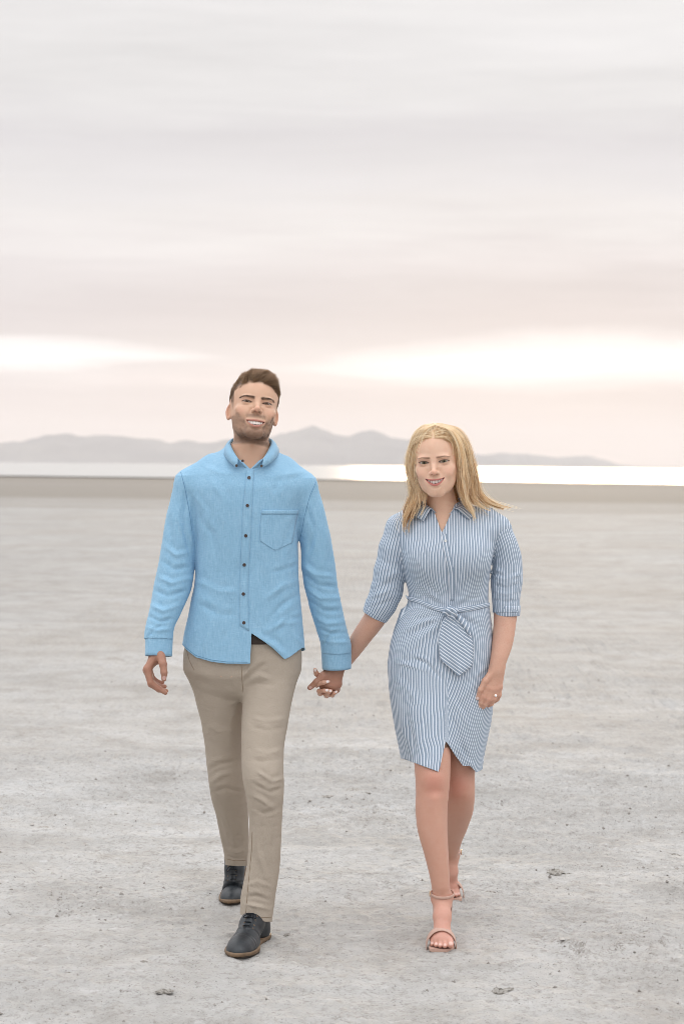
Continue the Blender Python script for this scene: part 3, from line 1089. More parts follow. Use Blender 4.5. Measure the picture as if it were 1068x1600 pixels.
def eyes_teeth(hd, person, iris):
    K = hd.K
    # eyeballs
    m_eye = attr_material('eyeball', 0.22, 0.22)
    for sx in (-1, 1):
        nu, nv = 28, 20
        th, ph = np.meshgrid(np.linspace(0, math.pi, nv), np.linspace(0, 2 * math.pi, nu, endpoint=False), indexing='ij')
        loc = np.stack([np.sin(th) * np.cos(ph), np.cos(th), np.sin(th) * np.sin(ph)], -1).reshape(-1, 3)
        ang = np.repeat(np.linspace(0, math.pi, nv), nu)
        r = 1.28 + 0.07 * np.exp(-(ang / 0.4) ** 2)
        # gaze straight at the camera
        gz = ((np.array([0, 0, CAM_H]) - hd.C) @ hd.M); gz = gz / np.linalg.norm(gz)
        rr, ff, uu = frame_from(gz, np.array([0, 0, 1.0]))
        B = np.stack([rr, ff, uu], 1)
        pos = (loc @ B.T) * r[:, None] + np.array([sx * K['eyex'], 7.55, 0.0])
        c = rgba(K['sclera'], len(pos))
        blend(c, smooth01(0.64, 0.58, ang), (.03, .018, .012))
        blend(c, smooth01(0.57, 0.53, ang), iris)
        blend(c, smooth01(0.24, 0.20, ang), (.004, .004, .004))
        idx = np.arange(nu * nv).reshape(nv, nu)
        f = np.stack([idx[:-1], np.roll(idx, -1, 1)[:-1], np.roll(idx, -1, 1)[1:], idx[1:]], -1).reshape(-1, 4)
        mesh_obj('eye', hd.wor(pos), f, m_eye, person, attrs={'col': c})
    # teeth: an arch of single crowns
    m_t = plain('tooth_enamel', (.90, .87, .82), 0.25, 0.5)
    widths = [0.90, 0.72, 0.78, 0.70, 0.62]
    parts = []
    x = 0.0
    for i, w in enumerate(widths):
        xc = x + w / 2
        x += w
        zu, zl, fm = hd.lips(np.array([xc]))
        if xc > K['mw'] - 0.35:
            break
        for sx in (-1, 1):
            fx = fm[0] - 0.36 - 0.02 * i
            hgt = min(1.28 - 0.07 * i, zu[0] - zl[0] + 0.25)
            top = zu[0] + 0.22
            zc = top - hgt / 2 - 0.05
            sl = -0.27 * xc
            rot_a = math.atan(sl)
            u_, v_ = np.meshgrid(np.linspace(0, 2 * math.pi, 12, endpoint=False), np.linspace(-1, 1, 7))
            ring = (1 - np.abs(v_) ** 8) ** 0.18
            cu, su = np.cos(u_), np.sin(u_)
            sup = lambda t: np.sign(t) * np.abs(t) ** 0.6
            lx = sup(cu) * ring * w * 0.505; lf = sup(su) * ring * 0.26; lz = v_ * hgt / 2
            px_ = lx * math.cos(rot_a) - lf * math.sin(-rot_a) * 0
            pf_ = lf + lx * math.sin(rot_a)
            pos = np.stack([sx * (xc + px_), fx + pf_, zc + lz], -1).reshape(-1, 3)
            idx = np.arange(84).reshape(7, 12)
            f = np.stack([idx[:-1], np.roll(idx, -1, 1)[:-1], np.roll(idx, -1, 1)[1:], idx[1:]], -1).reshape(-1, 4)
            parts.append((hd.wor(pos), f))
    v, t = join(parts)
    mesh_obj('teeth', v, t, m_t, person)


MAN_K = dict(cran=(7.7, 9.6, 8.0), side=(6.35, 5.5, 6.6), face=(6.25, 6.9, 8.6), chx=1.35, chk=4.3, jawx=3.95, jawz=-6.2, jawk=2.4, chz=-9.6, chf=7.6, chr=(2.15, 1.7, 1.6), browk=0.8,
             eyex=3.2, nz=-2.85, tip=(0.92, 0.85, 0.80), alax=1.25, mw=2.95, mz=-6.75, smile=0.62, mup=0.40, mlo=0.98, mf=9.65, ulip=0.34, llip=0.48,
             fold=0.18, eu=0.35, el=0.27, ears=True, earout=33, skin=(.66, .43, .305), blush=(.56, .25, .175), stubble=1.0, beard=(.115, .065, .040),
             brow=(.055, .030, .018), browx=5.4, sclera=(.33, .28, .25), browl=0.45, browz=1.28, browt=1.15, browa=0.85, lash=0.12, lasha=0.92, lidtint=(.42, .22, .16), lip=(.46, .19, .155), lipa=0.75, hlz=6.6, hlc=0.9)
WOMAN_K = dict(cran=(7.1, 9.2, 7.7), side=(6.15, 5.4, 6.8), face=(6.25, 6.8, 8.3), lowf=(4.9, 4.9, 4.9), chx=1.3, chk=3.95, jawx=3.55, jawz=-5.2, jawk=2.6, chz=-9.1, chf=7.7, chr=(1.75, 1.5, 1.45), browk=1.3,
               eyex=3.1, nz=-3.0, tip=(0.82, 0.78, 0.72), alax=1.08, mw=2.90, mz=-5.80, smile=0.80, mup=0.20, mlo=0.80, mf=9.6, ulip=0.30, llip=0.46,
               fold=0.10, eu=0.48, el=0.33, ears=False, earout=20, skin=(.76, .51, .375), blush=(.70, .33, .24), stubble=0.0, beard=(.2, .1, .06),
               brow=(.17, .09, .05), browx=5.1, sclera=(.50, .46, .43), browl=0.40, browz=1.42, browt=0.85, browa=0.92, lash=0.13, lasha=0.97, lidtint=(.40, .21, .15), lip=(.52, .15, .14), lipa=0.85, hlz=7.5, hlc=1.5)

man_head = Head(401.8, 629, 6.40, 1.05, 11, 15, 7, MAN_K)
woman_head = Head(677.1, 722.3, 6.36, 1.06, -8, -3, -5, WOMAN_K)


# ------------------------------------------------------------------ the man
def PX(pts):
    return [P(*a[:3]) for a in pts]


def cap_tube_px(p, pts, k=0.015):
    """tube through (px, py, Y, radius in px)"""
    return tube(p, PX(pts), [a[3] * a[2] / F_PX for a in pts], k)


def limb(pts, squash=1.0):
    """stations of a limb from (px, py, Y, half width in px); sections are level, widths as seen from the front"""
    st = []
    for a in pts:
        c = P(*a[:3]); r = a[3] * a[2] / F_PX
        st.append((c[2], c[0], c[1], r, r * squash, r * squash))
    st.sort()
    return st


def resample(pts, rad, n):
    A = np.array(pts); l = np.concatenate([[0], np.cumsum(np.linalg.norm(np.diff(A, axis=0), axis=1))])
    s = np.linspace(0, l[-1], n)
    return [np.array([pchip(l, A[:, k], np.array([x]))[0] for k in range(3)]) for x in s], list(pchip(l, rad, s))


def stations(rows, Yc):
    """rows (py, x_left, x_right, front, back[, dy]) -> loft stations"""
    st = []
    for r in rows:
        Y = Yc + (r[5] if len(r) > 5 else 0)
        a, b = P(r[1], r[0], Y), P(r[2], r[0], Y)
        st.append(((a[2] + b[2]) / 2, (a[0] + b[0]) / 2, Y, (b[0] - a[0]) / 2, r[3], r[4]))
    st.sort()
    return st


def surf_caster(v, t):
    from mathutils.bvhtree import BVHTree
    tree = BVHTree.FromPolygons(v.tolist(), tris_of(t).tolist())
    o = Vector((0, 0, CAM_H))

    def cast(px, py, default=None):
        d = Vector(P(px, py, 1.0)) - o
        loc, n, i, dist = tree.ray_cast(o, d.normalized())
        if loc is None:
            return default
        return np.array(loc), np.array(n)
    return cast


def drape_strip(cast, left, right, n, off, th, m=3):
    """strip of cloth laid on a surface between two pixel polylines; closed thin slab"""
    L = np.asarray(left, float); Rr = np.asarray(right, float)
    def samp(Q, s):
        l = np.concatenate([[0], np.cumsum(np.hypot(*np.diff(Q, axis=0).T))]); l /= l[-1]
        return np.stack([np.interp(s, l, Q[:, 0]), np.interp(s, l, Q[:, 1])], 1)
    s = np.linspace(0, 1, n)
    A, B = samp(L, s), samp(Rr, s)
    rows = []; last = None
    for i in range(n):
        for j in range(m):
            w = j / (m - 1)
            q = A[i] * (1 - w) + B[i] * w
            hit = cast(q[0], q[1]) or last
            if hit is None:
                continue
            last = hit
            nn = hit[1] if hit[1][1] < 0 else -hit[1]
            rows.append(hit[0] + nn * off)
    V = np.array(rows)
    idx = np.arange(n * m).reshape(n, m)
    f = np.stack([idx[:-1, :-1], idx[1:, :-1], idx[1:, 1:], idx[:-1, 1:]], -1).reshape(-1, 4)
    t = tris_of(f)
    nrm = vnormals(V, t)
    if nrm[:, 1].mean() > 0:
        t = t[:, ::-1]
    V2, T2, _, _ = solidify(V, t, th)
    return V2, T2


def disc(c, n, r, h, seg=12):
    """little round button with a dished face and rounded rim"""
    n = n / np.linalg.norm(n)
    a = np.cross(n, [0, 0, 1.0]); a /= np.linalg.norm(a); b = np.cross(n, a)
    prof = [(0.0, h * 0.6), (0.55, h * 0.6), (0.75, h), (0.95, h * 0.9), (1.0, h * 0.5), (1.0, -h)]
    V = []
    for pr, ph in prof:
        for k in range(seg):
            an = 2 * math.pi * k / seg
            V.append(c + (a * math.cos(an) + b * math.sin(an)) * r * max(pr, 0.02) + n * ph)
    V = np.array(V)
    idx = np.arange(len(V)).reshape(len(prof), seg)
    f = np.stack([idx[:-1], np.roll(idx, -1, 1)[:-1], np.roll(idx, -1, 1)[1:], idx[1:]], -1).reshape(-1, 4)
    return V, f


def denim_material():
    m, t, b = material('washed_denim')
    g = t.n('ShaderNodeNewGeometry')
    pos = g.outputs['Position']
    slub = t.noise(t.mapping(pos, scale=(420, 420, 30)), 1.0, 3, 0.6)
    weft = t.noise(t.mapping(pos, scale=(60, 60, 500)), 1.0, 2, 0.6)
    cloud = t.noise(pos, 9, 4, 0.6)
    n = t.math('ADD', t.math('MULTIPLY', slub, 0.65), t.math('MULTIPLY', weft, 0.35))
    c = t.ramp(n, [(.36, (.225, .420, .590)), (.52, (.272, .478, .655)), (.68, (.335, .540, .705))])
    c = t.mix(t.math('MULTIPLY', t.ramp(cloud, [(.40, (0, 0, 0)), (.70, (1, 1, 1))]), 0.35), c, (.235, .435, .605))
    t.l(c, b.inputs['Base Color'])
    b.inputs['Roughness'].default_value = 0.85
    b.inputs['Specular IOR Level'].default_value = 0.2
    b.inputs['Sheen Weight'].default_value = 0.15
    wr = t.noise(t.mapping(pos, scale=(26, 26, 16)), 1.0, 4, 0.6, 0.8)
    hh = t.math('ADD', t.math('MULTIPLY', wr, 1.0), t.math('MULTIPLY', n, 0.10))
    bump(t, b, hh, 0.32, 0.012)
    return m


def chino_material():
    m, t, b = material('khaki_twill')
    g = t.n('ShaderNodeNewGeometry')
    pos = g.outputs['Position']
    n = t.noise(t.mapping(pos, scale=(380, 380, 200)), 1.0, 3, 0.6)
    cl = t.noise(pos, 7, 4, 0.6)
    c = t.ramp(n, [(.35, (.365, .312, .253)), (.65, (.415, .360, .298))])
    c = t.mix(t.math('MULTIPLY', t.ramp(cl, [(.4, (0, 0, 0)), (.7, (1, 1, 1))]), 0.3), c, (.335, .285, .235))
    t.l(c, b.inputs['Base Color'])
    b.inputs['Roughness'].default_value = 0.85
    b.inputs['Specular IOR Level'].default_value = 0.2
    wr = t.noise(t.mapping(pos, scale=(18, 18, 26)), 1.0, 4, 0.55, 0.6)
    bump(t, b, wr, 0.35, 0.012)
    return m


def grow_hair(hd, v, t, count, lenf, dirf, k=7, wob=0.0, keepf=None, seed=1, jit=0.16, arch=0.5, bend=(0, 0, 0)):
    """hairs rooted over the scalp triangles where hairline() > 0; lengths in cm from lenf(q), directions from dirf(q, n)"""
    r = np.random.default_rng(seed)
    t = tris_of(t)
    q = hd.loc(v)
    hl = hd.hairline(q)
    cen = hl[t].mean(1)
    ok = (cen > -0.1) if keepf is None else keepf(q[t].mean(1), cen)
    tt = t[ok]
    area = np.linalg.norm(np.cross(v[tt[:, 1]] - v[tt[:, 0]], v[tt[:, 2]] - v[tt[:, 0]]), axis=1)
    pick = r.choice(len(tt), count, p=area / area.sum())
    w = r.dirichlet((1, 1, 1), count)
    tri = tt[pick]
    root = (v[tri] * w[..., None]).sum(1)
    nl = (vnormals(v, t)[tri] * w[..., None]).sum(1) @ hd.M
    ql = hd.loc(root)
    L = lenf(ql) * (0.75 + 0.5 * r.random(count))
    D = dirf(ql, nl)
    D = D + r.normal(0, jit, D.shape)
    D /= np.linalg.norm(D, axis=1)[:, None]
    s = np.linspace(0, 1, k)
    nl = nl / np.linalg.norm(nl, axis=1)[:, None]
    path = ql[:, None, :] - nl[:, None, :] * 0.08 + (nl[:, None, :] * (s * (1 - s) * arch)[None, :, None] + D[:, None, :] * s[None, :, None] + np.asarray(bend, float)[None, None, :] * (s ** 2)[None, :, None]) * L[:, None, None]
    return hd.wor(path.reshape(-1, 3)).reshape(count, k, 3), ql


def hair_material(name, rough=0.42, leak=0.35):
    m, t, b = material(name)
    a = t.n('ShaderNodeAttribute', attribute_name='col')
    t.l(a.outputs[0], b.inputs['Base Color'])
    b.inputs['Roughness'].default_value = rough
    b.inputs['Specular IOR Level'].default_value = 0.35
    b.inputs['Transmission Weight'].default_value = 0.0
    b.inputs['Subsurface Weight'].default_value = 0.0
    # light leaks through thin hair
    tr = t.n('ShaderNodeBsdfTranslucent')
    t.l(a.outputs[0], tr.inputs['Color'])
    mx = t.n('ShaderNodeMixShader'); mx.inputs[0].default_value = leak
    out = [n for n in t.t.nodes if n.bl_idname == 'ShaderNodeOutputMaterial'][0]
    t.l(b.outputs[0], mx.inputs[1]); t.l(tr.outputs[0], mx.inputs[2]); t.l(mx.outputs[0], out.inputs[0])
    return m


HAND = (.40, .215, .150)


def tint_nails(v, c, nails, colour):
    """nails: (point, radius)"""
    for p_, r_ in nails:
        d = np.linalg.norm(v - p_, axis=1)
        blend(c, smooth01(r_ * 1.05, r_ * 0.75, d), colour)


def build_shoe(person, heel, yaw, pitch, length, mats, side, top=10.3):
    """derby shoe; heel = ground point under the heel, yaw turns the toe to the right, pitch lifts the heel about the ball"""
    leather, welt, lace_m, sole_m = mats
    S = length / 30.0
    a = R(yaw)
    rx = np.array([math.cos(a), math.sin(a), 0]); fx = np.array([math.sin(a), -math.cos(a), 0])
    ball = 20.0

    def W(q):
        q = np.array(q, float)
        y, z = q[:, 1].copy(), q[:, 2].copy()
        k = smooth01(ball + 2.0, ball - 4.0, y)
        an = R(pitch) * k
        dy, dz = y - ball, z
        # rotate about the ball of the foot
        yy = ball + dy * np.cos(an) + dz * np.sin(an)
        zz = -dy * np.sin(an) + dz * np.cos(an)
        return heel + S * (q[:, :1] * rx + yy[:, None] * fx + zz[:, None] * np.array([0, 0, 1.0]))

    def shift(l):                    # the last curves a little to the inside
        return side * 0.55 * np.sin(np.clip(l / 30, 0, 1) * math.pi) * 1.0

    def upper(p):
        q = p.copy(); q[:, 0] = q[:, 0] - shift(q[:, 1])
        d = ell(q, (0, 20.0, 1.6), (4.6, 9.0, 4.2))
        d = smin(d, ell(q, (0, 24.5, 1.4), (3.4, 4.7, 2.6)), 1.5)
        d = smin(d, tube(q, [(0, 15.5, 3.6), (0, 10.5, 6.0), (0, 7.5, 7.5)], [3.1, 3.3, 3.5], 1.5), 2.5)
        d = smin(d, ell(q, (0, 4.6, 3.4), (3.5, 4.3, 4.6)), 2.0)
        d = smin(d, tube(q, [(0, 5.2, 4), (0, 5.6, 10.5)], [3.6, 3.4]), 1.8)
        d = smax(d, 1.3 - q[:, 2], 0.3)
        # quarters overlap the vamp: a step where they end
        lx = np.abs(q[:, 0])
        edge = q[:, 1] - (17.6 - 0.55 * np.maximum(lx - 0.6, 0) * 1.6)
        step = smooth01(0.25, -0.25, edge) * smooth01(-0.2, 0.3, lx - 0.35 - 0.03 * (17 - q[:, 1]))
        d = d - 0.20 * step * (q[:, 2] > 1.5)
        # walking creases across the vamp
        d = d + 0.10 * np.exp(-((q[:, 1] - 19.3) / 0.5) ** 2) + 0.07 * np.exp(-((q[:, 1] - 20.9 - 0.1 * lx) / 0.4) ** 2)
        return d
    v, t = nets(upper, (-6.2, -1.2, 0.9), (6.2, 31.5, 14.5), 0.24)
    v, t, _ = clip(v, t, (v[:, 2] - (top + 0.10 * (8 - v[:, 1]))))
    v, t, _, _ = solidify(v, t, 0.18)
    shoe = mesh_obj('shoe', W(v), t, leather, person)
    # sole and welt
    ls = np.array([-0.2, 0.4, 1.5, 4, 8, 12, 16, 19.5, 23, 26, 28.3, 29.6, 30.1])
    ws = np.array([0.6, 2.2, 3.2, 3.75, 3.55, 3.45, 4.2, 5.0, 4.6, 3.6, 2.4, 1.3, 0.35])
    ln = np.concatenate([np.linspace(-0.2, 3, 10), np.linspace(3.5, 26, 24), np.linspace(26.5, 30.1, 12)])
    wn = pchip(ls, ws, ln)
    ring = np.concatenate([np.stack([wn + shift(ln), ln], 1), np.stack([-wn[::-1] + shift(ln[::-1]), ln[::-1]], 1)])
    n = len(ring)

    def slab(z0, z1, grow, up=0.0):
        c = ring.mean(0)
        rr = c + (ring - c) * (1 + grow)
        spring = 0.9 * smooth01(22, 30.5, rr[:, 1]) ** 1.5
        lv = [(z0, 0.97), (z0 + 0.12, 1.0), (z1 - 0.12, 1.0), (z1, 0.98)]
        V = []
        for z, g_ in lv:
            r2 = c + (rr - c) * g_
            V.append(np.stack([r2[:, 0], r2[:, 1], np.full(n, z) + spring * 0.6], 1))
        V.append(np.array([[c[0], c[1], z0]])); V.append(np.array([[c[0], c[1], z1]]))
        V = np.concatenate(V)
        idx = np.arange(4 * n).reshape(4, n)
        f = np.stack([idx[:-1], np.roll(idx, -1, 1)[:-1], np.roll(idx, -1, 1)[1:], idx[1:]], -1).reshape(-1, 4)
        T = [tris_of(f)]
        k = np.arange(n)
        T.append(np.stack([np.full(n, 4 * n), (k + 1) % n, k], 1))
        T.append(np.stack([np.full(n, 4 * n + 1), 3 * n + k, 3 * n + (k + 1) % n], 1))
        return V, np.concatenate(T)
    V, T = slab(0.55, 1.62, 0.05)
    mesh_obj('welt', W(V), T, welt, shoe)
    V, T = slab(0.0, 0.6, 0.0)
    mesh_obj('sole', W(V), T, sole_m, shoe)
    # laces
    cs = surf_local(v, t)
    for i, l in enumerate((11.6, 13.1, 14.6, 16.1)):
        hw = 1.35 - 0.10 * i
        pts = []
        for u in np.linspace(-1, 1, 9):
            h = cs(u * hw + shift(np.array([l]))[0], l - 0.25 * (1 - abs(u)))
            if h is not None:
                pts.append([u * hw + shift(np.array([l]))[0], l - 0.25 * (1 - abs(u)), h + 0.16])
        if len(pts) > 3:
            V, T = tube_mesh(pts, 0.17, 6)
            mesh_obj('lace', W(V), T, lace_m, shoe)
    h0 = cs(0.0, 12.2) or 8.0
    for sx in (-1, 1):
        pts = []
        for s in np.linspace(0, 1, 16):
            an = s * math.pi * 1.0
            pts.append([sx * (0.2 + 2.0 * math.sin(an) * 0.9), 12.0 + 3.2 * math.sin(an * 0.5) * math.sin(an), h0 + 0.35 + 0.5 * math.sin(an) - 1.9 * math.sin(an) * s * 0.9])
        V, T = tube_mesh(pts, 0.15, 6)
        mesh_obj('lace_loop', W(V), T, lace_m, shoe)
    for sx in (-1, 1):
        for l in (11.6, 13.1, 14.6, 16.1):
            x_ = sx * 1.55
            h = cs(x_, l)
            if h is None:
                continue
            pts = [[x_ + 0.20 * math.cos(q_), l + 0.20 * math.sin(q_), (cs(x_ + 0.2 * math.cos(q_), l + 0.2 * math.sin(q_)) or h) + 0.04] for q_ in np.linspace(0, 2 * math.pi, 9)]
            V, T = tube_mesh(pts, 0.07, 5, cap=False)
            mesh_obj('eyelet', W(V), T, welt, shoe)
    return W


def surf_local(v, t):
    from mathutils.bvhtree import BVHTree
    tree = BVHTree.FromPolygons(v.tolist(), tris_of(t).tolist())

    def cast(x, y):
        loc, n, i, d = tree.ray_cast(Vector((x, y, 40)), Vector((0, 0, -1)))
        return None if loc is None else loc[2]
    return cast


def build_man():
    base = P(392, 1490, 6.05)
    person = empty('person', (P(391, 1000, 6.40)[0], 6.40, 0.0))
    tag(person, 'young man in blue denim shirt and khaki trousers, walking hand in hand', 'person', 'couple walking hand in hand')
    bpy.context.view_layer.update()
    hd = man_head
    skin = skin_material('man_skin')

    # ---- clothes as signed distances (metres, world space)
    torso_st = stations([(1062, 281, 480, .128, .125), (1035, 282, 479, .128, .125), (1008, 285, 476, .126, .122), (980, 290, 473, .124, .12), (945, 298, 470, .122, .118),
                         (900, 306, 466, .122, .12), (850, 307, 465, .128, .122), (800, 303, 468, .132, .125), (765, 297, 476, .128, .12),
                         (742, 305, 471, .112, .108), (724, 326, 451, .092, .092), (709, 344, 434, .078, .078), (698, 352, 426, .070, .070), (690, 358, 421, .066, .066)], 6.40)
    armL = [(299, 745, 6.40, 22), (293, 770, 6.40, 25), (285, 808, 6.395, 25.5), (277, 868, 6.385, 27.5), (270, 915, 6.37, 29.5), (258, 957, 6.34, 25.5), (249, 988, 6.32, 22.5), (248, 1000, 6.315, 22.3), (247, 1030, 6.305, 20)]
    armR = [(469, 749, 6.40, 22), (476, 775, 6.40, 25), (485, 812, 6.405, 25.5), (494, 852, 6.41, 24.5), (498, 893, 6.42, 26.5), (507, 940, 6.43, 26.0), (518, 985, 6.44, 24.5), (524.5, 1010, 6.445, 24.3), (525, 1052, 6.45, 21.5)]
    yokeL = [(378, 726, 6.41, 23), (335, 733, 6.41, 22.5), (297, 756, 6.40, 25)]
    yokeR = [(402, 727, 6.41, 23), (440, 736, 6.41, 22.5), (471, 760, 6.40, 25)]

    def d_torso(p):
        d = loft(p, torso_st, 2.25)
        d = smin(d, cap_tube_px(p, yokeL, .02), 0.03)
        return smin(d, cap_tube_px(p, yokeR, .02), 0.03)

    sL, sR = limb(armL, 0.95), limb(armR, 0.95)
    dL = lambda p: loft(p, sL, 2.0)
    dR = lambda p: loft(p, sR, 2.0)

    def f_shirt(p):
        d = d_torso(p)
        d = smin(d, dL(p), 0.014)
        return smin(d, dR(p), 0.014)
    v, q = nets(f_shirt, P(205, 1070, 6.4) - np.array([0, .17, 0]), P(565, 675, 6.4) + np.array([0, .18, 0]), 0.0042, lip=1.6)
    t = tris_of(q)
    n = vnormals(v, t)
    dl, dr, dt = dL(v), dR(v), d_torso(v)
    isL = (dl < dt) & (dl < dr)
    isR = (dr < dt) & ~isL
    # folds of the cloth
    tor = [([(303, 800), (330, 835), (338, 880)], 7, -3.0), ([(300, 770), (322, 800), (318, 850)], 5, 2.5), ([(470, 800), (450, 830), (438, 870)], 6, -2.5),
           ([(300, 905), (345, 925), (372, 925)], 6, 2.2), ([(303, 940), (340, 960), (372, 962)], 7, -2.6), ([(468, 905), (440, 915), (410, 940)], 6, 3.0),
           ([(470, 925), (440, 945), (412, 975)], 6, -3.0), ([(472, 955), (445, 965), (425, 985)], 5, 2.6), ([(425, 895), (455, 888), (468, 880)], 5, -2.2),
           ([(330, 960), (322, 1000), (318, 1030)], 8, 3.0), ([(350, 980), (345, 1030)], 7, -2.6), ([(372, 850), (362, 900), (358, 960)], 9, 2.0),
           ([(400, 860), (415, 930)], 9, -1.8), ([(325, 745), (345, 775), (350, 830)], 8, 1.8), ([(440, 745), (425, 770)], 7, -1.8), ([(398, 992), (425, 1008), (446, 1028)], 6, 5.0),
           ([(455, 985), (470, 1010)], 5, 3.0), ([(310, 725), (345, 740), (372, 742)], 5, 1.6), ([(478, 735), (445, 742), (415, 745)], 5, 1.6), ([(408, 990), (440, 975), (470, 972)], 6, 2.5)]
    slv = [([(290, 770), (288, 830), (298, 870)], 5, -4.0), ([(283, 760), (278, 810), (286, 850)], 4, 3.0), ([(252, 850), (275, 868), (300, 862)], 5, 3.2), ([(250, 875), (272, 890), (303, 885)], 5, -3.5),
           ([(244, 900), (268, 912), (304, 902)], 5, 3.6), ([(240, 922), (262, 932), (296, 922)], 5, -3.8), ([(233, 945), (255, 955), (284, 945)], 5, 3.6), ([(230, 962), (250, 972), (276, 966)], 4, -3.4),
           ([(228, 980), (246, 986), (270, 982)], 4, 2.8), ([(262, 800), (268, 850), (262, 900)], 6, -2.5), ([(231, 1000), (240, 985), (255, 975)], 3, -2.2),
           ([(478, 790), (490, 830), (480, 870)], 5, -4.0), ([(500, 780), (506, 830), (512, 870)], 6, 2.8), ([(470, 880), (492, 898), (522, 902)], 5, 3.8), ([(470, 895), (496, 915), (528, 918)], 5, -4.2),
           ([(474, 915), (500, 935), (534, 935)], 5, 3.6), ([(478, 935), (505, 955), (538, 955)], 5, -3.6), ([(486, 960), (510, 975), (543, 972)], 5, 3.2), ([(492, 980), (515, 990), (546, 990)], 4, -3.0),
           ([(500, 1000), (520, 1004), (546, 1004)], 4, 2.6), ([(505, 1012), (512, 995), (530, 985)], 3, -2.5)]
    a_t = ~(isL | isR)
    disp = np.zeros(len(v))
    disp[a_t] = 1.5 * folds_disp(v[a_t], n[a_t], tor)
    disp[~a_t] = 1.8 * folds_disp(v[~a_t], n[~a_t], slv)
    q3 = v * np.array([13, 13, 9], np.float32)
    disp = disp + 0.0013 * fbm(q3, 3) * np.where(a_t, 1, 1.2)
    v = (v + n * disp[:, None]).astype(np.float32)
    px, py = proj(v)
    # hem: the left-hand front hangs straight, the other front swings open
    hx = np.array([270, 284, 292, 306, 330, 354, 380, 391.6, 391.9, 398, 410, 424, 436, 444.5, 452, 471, 476, 490])
    hy = np.array([1000, 1006, 1016, 1027, 1034, 1037, 1037.5, 1037, 989, 993, 1001, 1011, 1022, 1030, 1027, 1013, 1012, 1010])
    front = v[:, 1] < 6.41
    hem = py - np.interp(px, hx, hy)
    hem_back = py - np.interp(px, [270, 285, 380, 470, 490], [1006, 1008, 1034, 1018, 1012])
    g = np.where(front, hem, hem_back)
    gL = (v - P(*armL[-1][:3])) @ (lambda d: d / np.linalg.norm(d))(P(*armL[-1][:3]) - P(*armL[-2][:3])) + 0.066
    gR = (v - P(*armR[-1][:3])) @ (lambda d: d / np.linalg.norm(d))(P(*armR[-1][:3]) - P(*armR[-2][:3])) + 0.072
    g = np.where(isL, gL * F_PX / 6.3, np.where(isR, gR * F_PX / 6.4, g))
    vee = np.where(front, np.minimum((733.0 - py) - np.abs(px - 391) * 1.0, py - 700), -1e3)
    neck = -ell(v, P(391, 698, 6.372), (.073, .098, .064)) * 400
    g = np.maximum(g, np.where(isL | isR, -1e3, np.maximum(neck, vee)))
    v, t, _ = clip(v, t, g)
    cast = surf_caster(v, t)
    v2, t2, _, _ = solidify(v, t, 0.0016)
    denim = denim_material()
    shirt = mesh_obj('shirt', v2, t2, denim, person)
    shirt['label'] = 'washed blue denim button-down shirt, untucked'

    # placket, pocket, seams
    V, T = drape_strip(cast, [(385, 735), (380, 790), (377.5, 840), (375.5, 885), (374, 930), (374.5, 977)], [(397, 735), (394, 790), (391.5, 840), (389, 885), (387.5, 930), (389, 986)], 60, 0.0022, 0.0028, 4)
    mesh_obj('placket', V, T, denim, shirt)
    V, T = drape_strip(cast, [(409, 797), (406, 822), (406, 845), (428, 859)], [(466, 797), (461, 822), (456, 848), (429, 859.5)], 26, 0.0020, 0.0026, 18)
    mesh_obj('pocket', V, T, denim, shirt)
    V, T = drape_strip(cast, [(409, 797), (408, 803.5)], [(466, 797), (464.5, 803.5)], 4, 0.0034, 0.002, 16)
    mesh_obj('pocket_hem', V, T, denim, shirt)
    but = plain('dark_horn', (.055, .035, .030), 0.3, 0.5)
    for bx, by in ((389, 747), (386.5, 790), (384, 837), (381.7, 882.5), (380.3, 928), (381, 973)):
        h = cast(bx, by)
        if h is not None:
            nn = h[1] if h[1][1] < 0 else -h[1]
            V, f = disc(h[0] + nn * 0.0035, nn, 0.0056, 0.0016)
            mesh_obj('button', V, f, but, shirt)
    seam_m = plain('denim_thread', (.15, .30, .46), 0.8, 0.2)
    seams = [[(282, 735), (289, 762), (296, 800), (300, 830)], [(494, 752), (484, 775), (476, 805), (470, 838)], [(287, 1009), (306, 1024), (330, 1031), (354, 1034), (386, 1034.5)]]
    for sm in seams:
        pts = []
        for s in np.linspace(0, 1, 30):
            A = np.array(sm, float); l = np.linspace(0, 1, len(A))
            h = cast(np.interp(s, l, A[:, 0]), np.interp(s, l, A[:, 1]))
            if h is not None and (not pts or np.linalg.norm(h[0] - pts[-1]) < 0.03):
                pts.append(h[0])
        if len(pts) > 4:
            V, T = tube_mesh(np.array(pts), 0.0012, 5)
            mesh_obj('seam', V, T, seam_m, shirt)

    # collar: stand and turned-down leaf
    cols = [  # (top), (mid), (leaf edge), (stand foot)
        ((371.5, 716, 6.290), (371, 722, 6.281), (368.5, 731, 6.276), (385, 731, 6.285)),
        ((364, 703, 6.325), (359, 708, 6.312), (356, 719, 6.306), (372, 728, 6.305)),
        ((360, 691, 6.380), (353, 696, 6.378), (348, 706, 6.378), (358, 712, 6.350)),
        ((366, 684, 6.440), (357, 689, 6.452), (350, 699, 6.465), (362, 703, 6.44)),
        ((393, 681, 6.475), (393, 687, 6.492), (393, 699, 6.505), (393, 702, 6.48)),
        ((419, 684, 6.440), (428, 689, 6.452), (435, 700, 6.465), (422, 703, 6.44)),
        ((424, 691, 6.380), (431, 696, 6.378), (436, 707, 6.378), (426, 713, 6.350)),
        ((419, 703, 6.325), (424, 708, 6.312), (427, 720, 6.306), (411, 729, 6.305)),
        ((411.5, 716, 6.290), (411, 722, 6.281), (409, 731.5, 6.276), (394, 732, 6.285))]
    u = np.linspace(0, len(cols) - 1, 57)
    rows = []
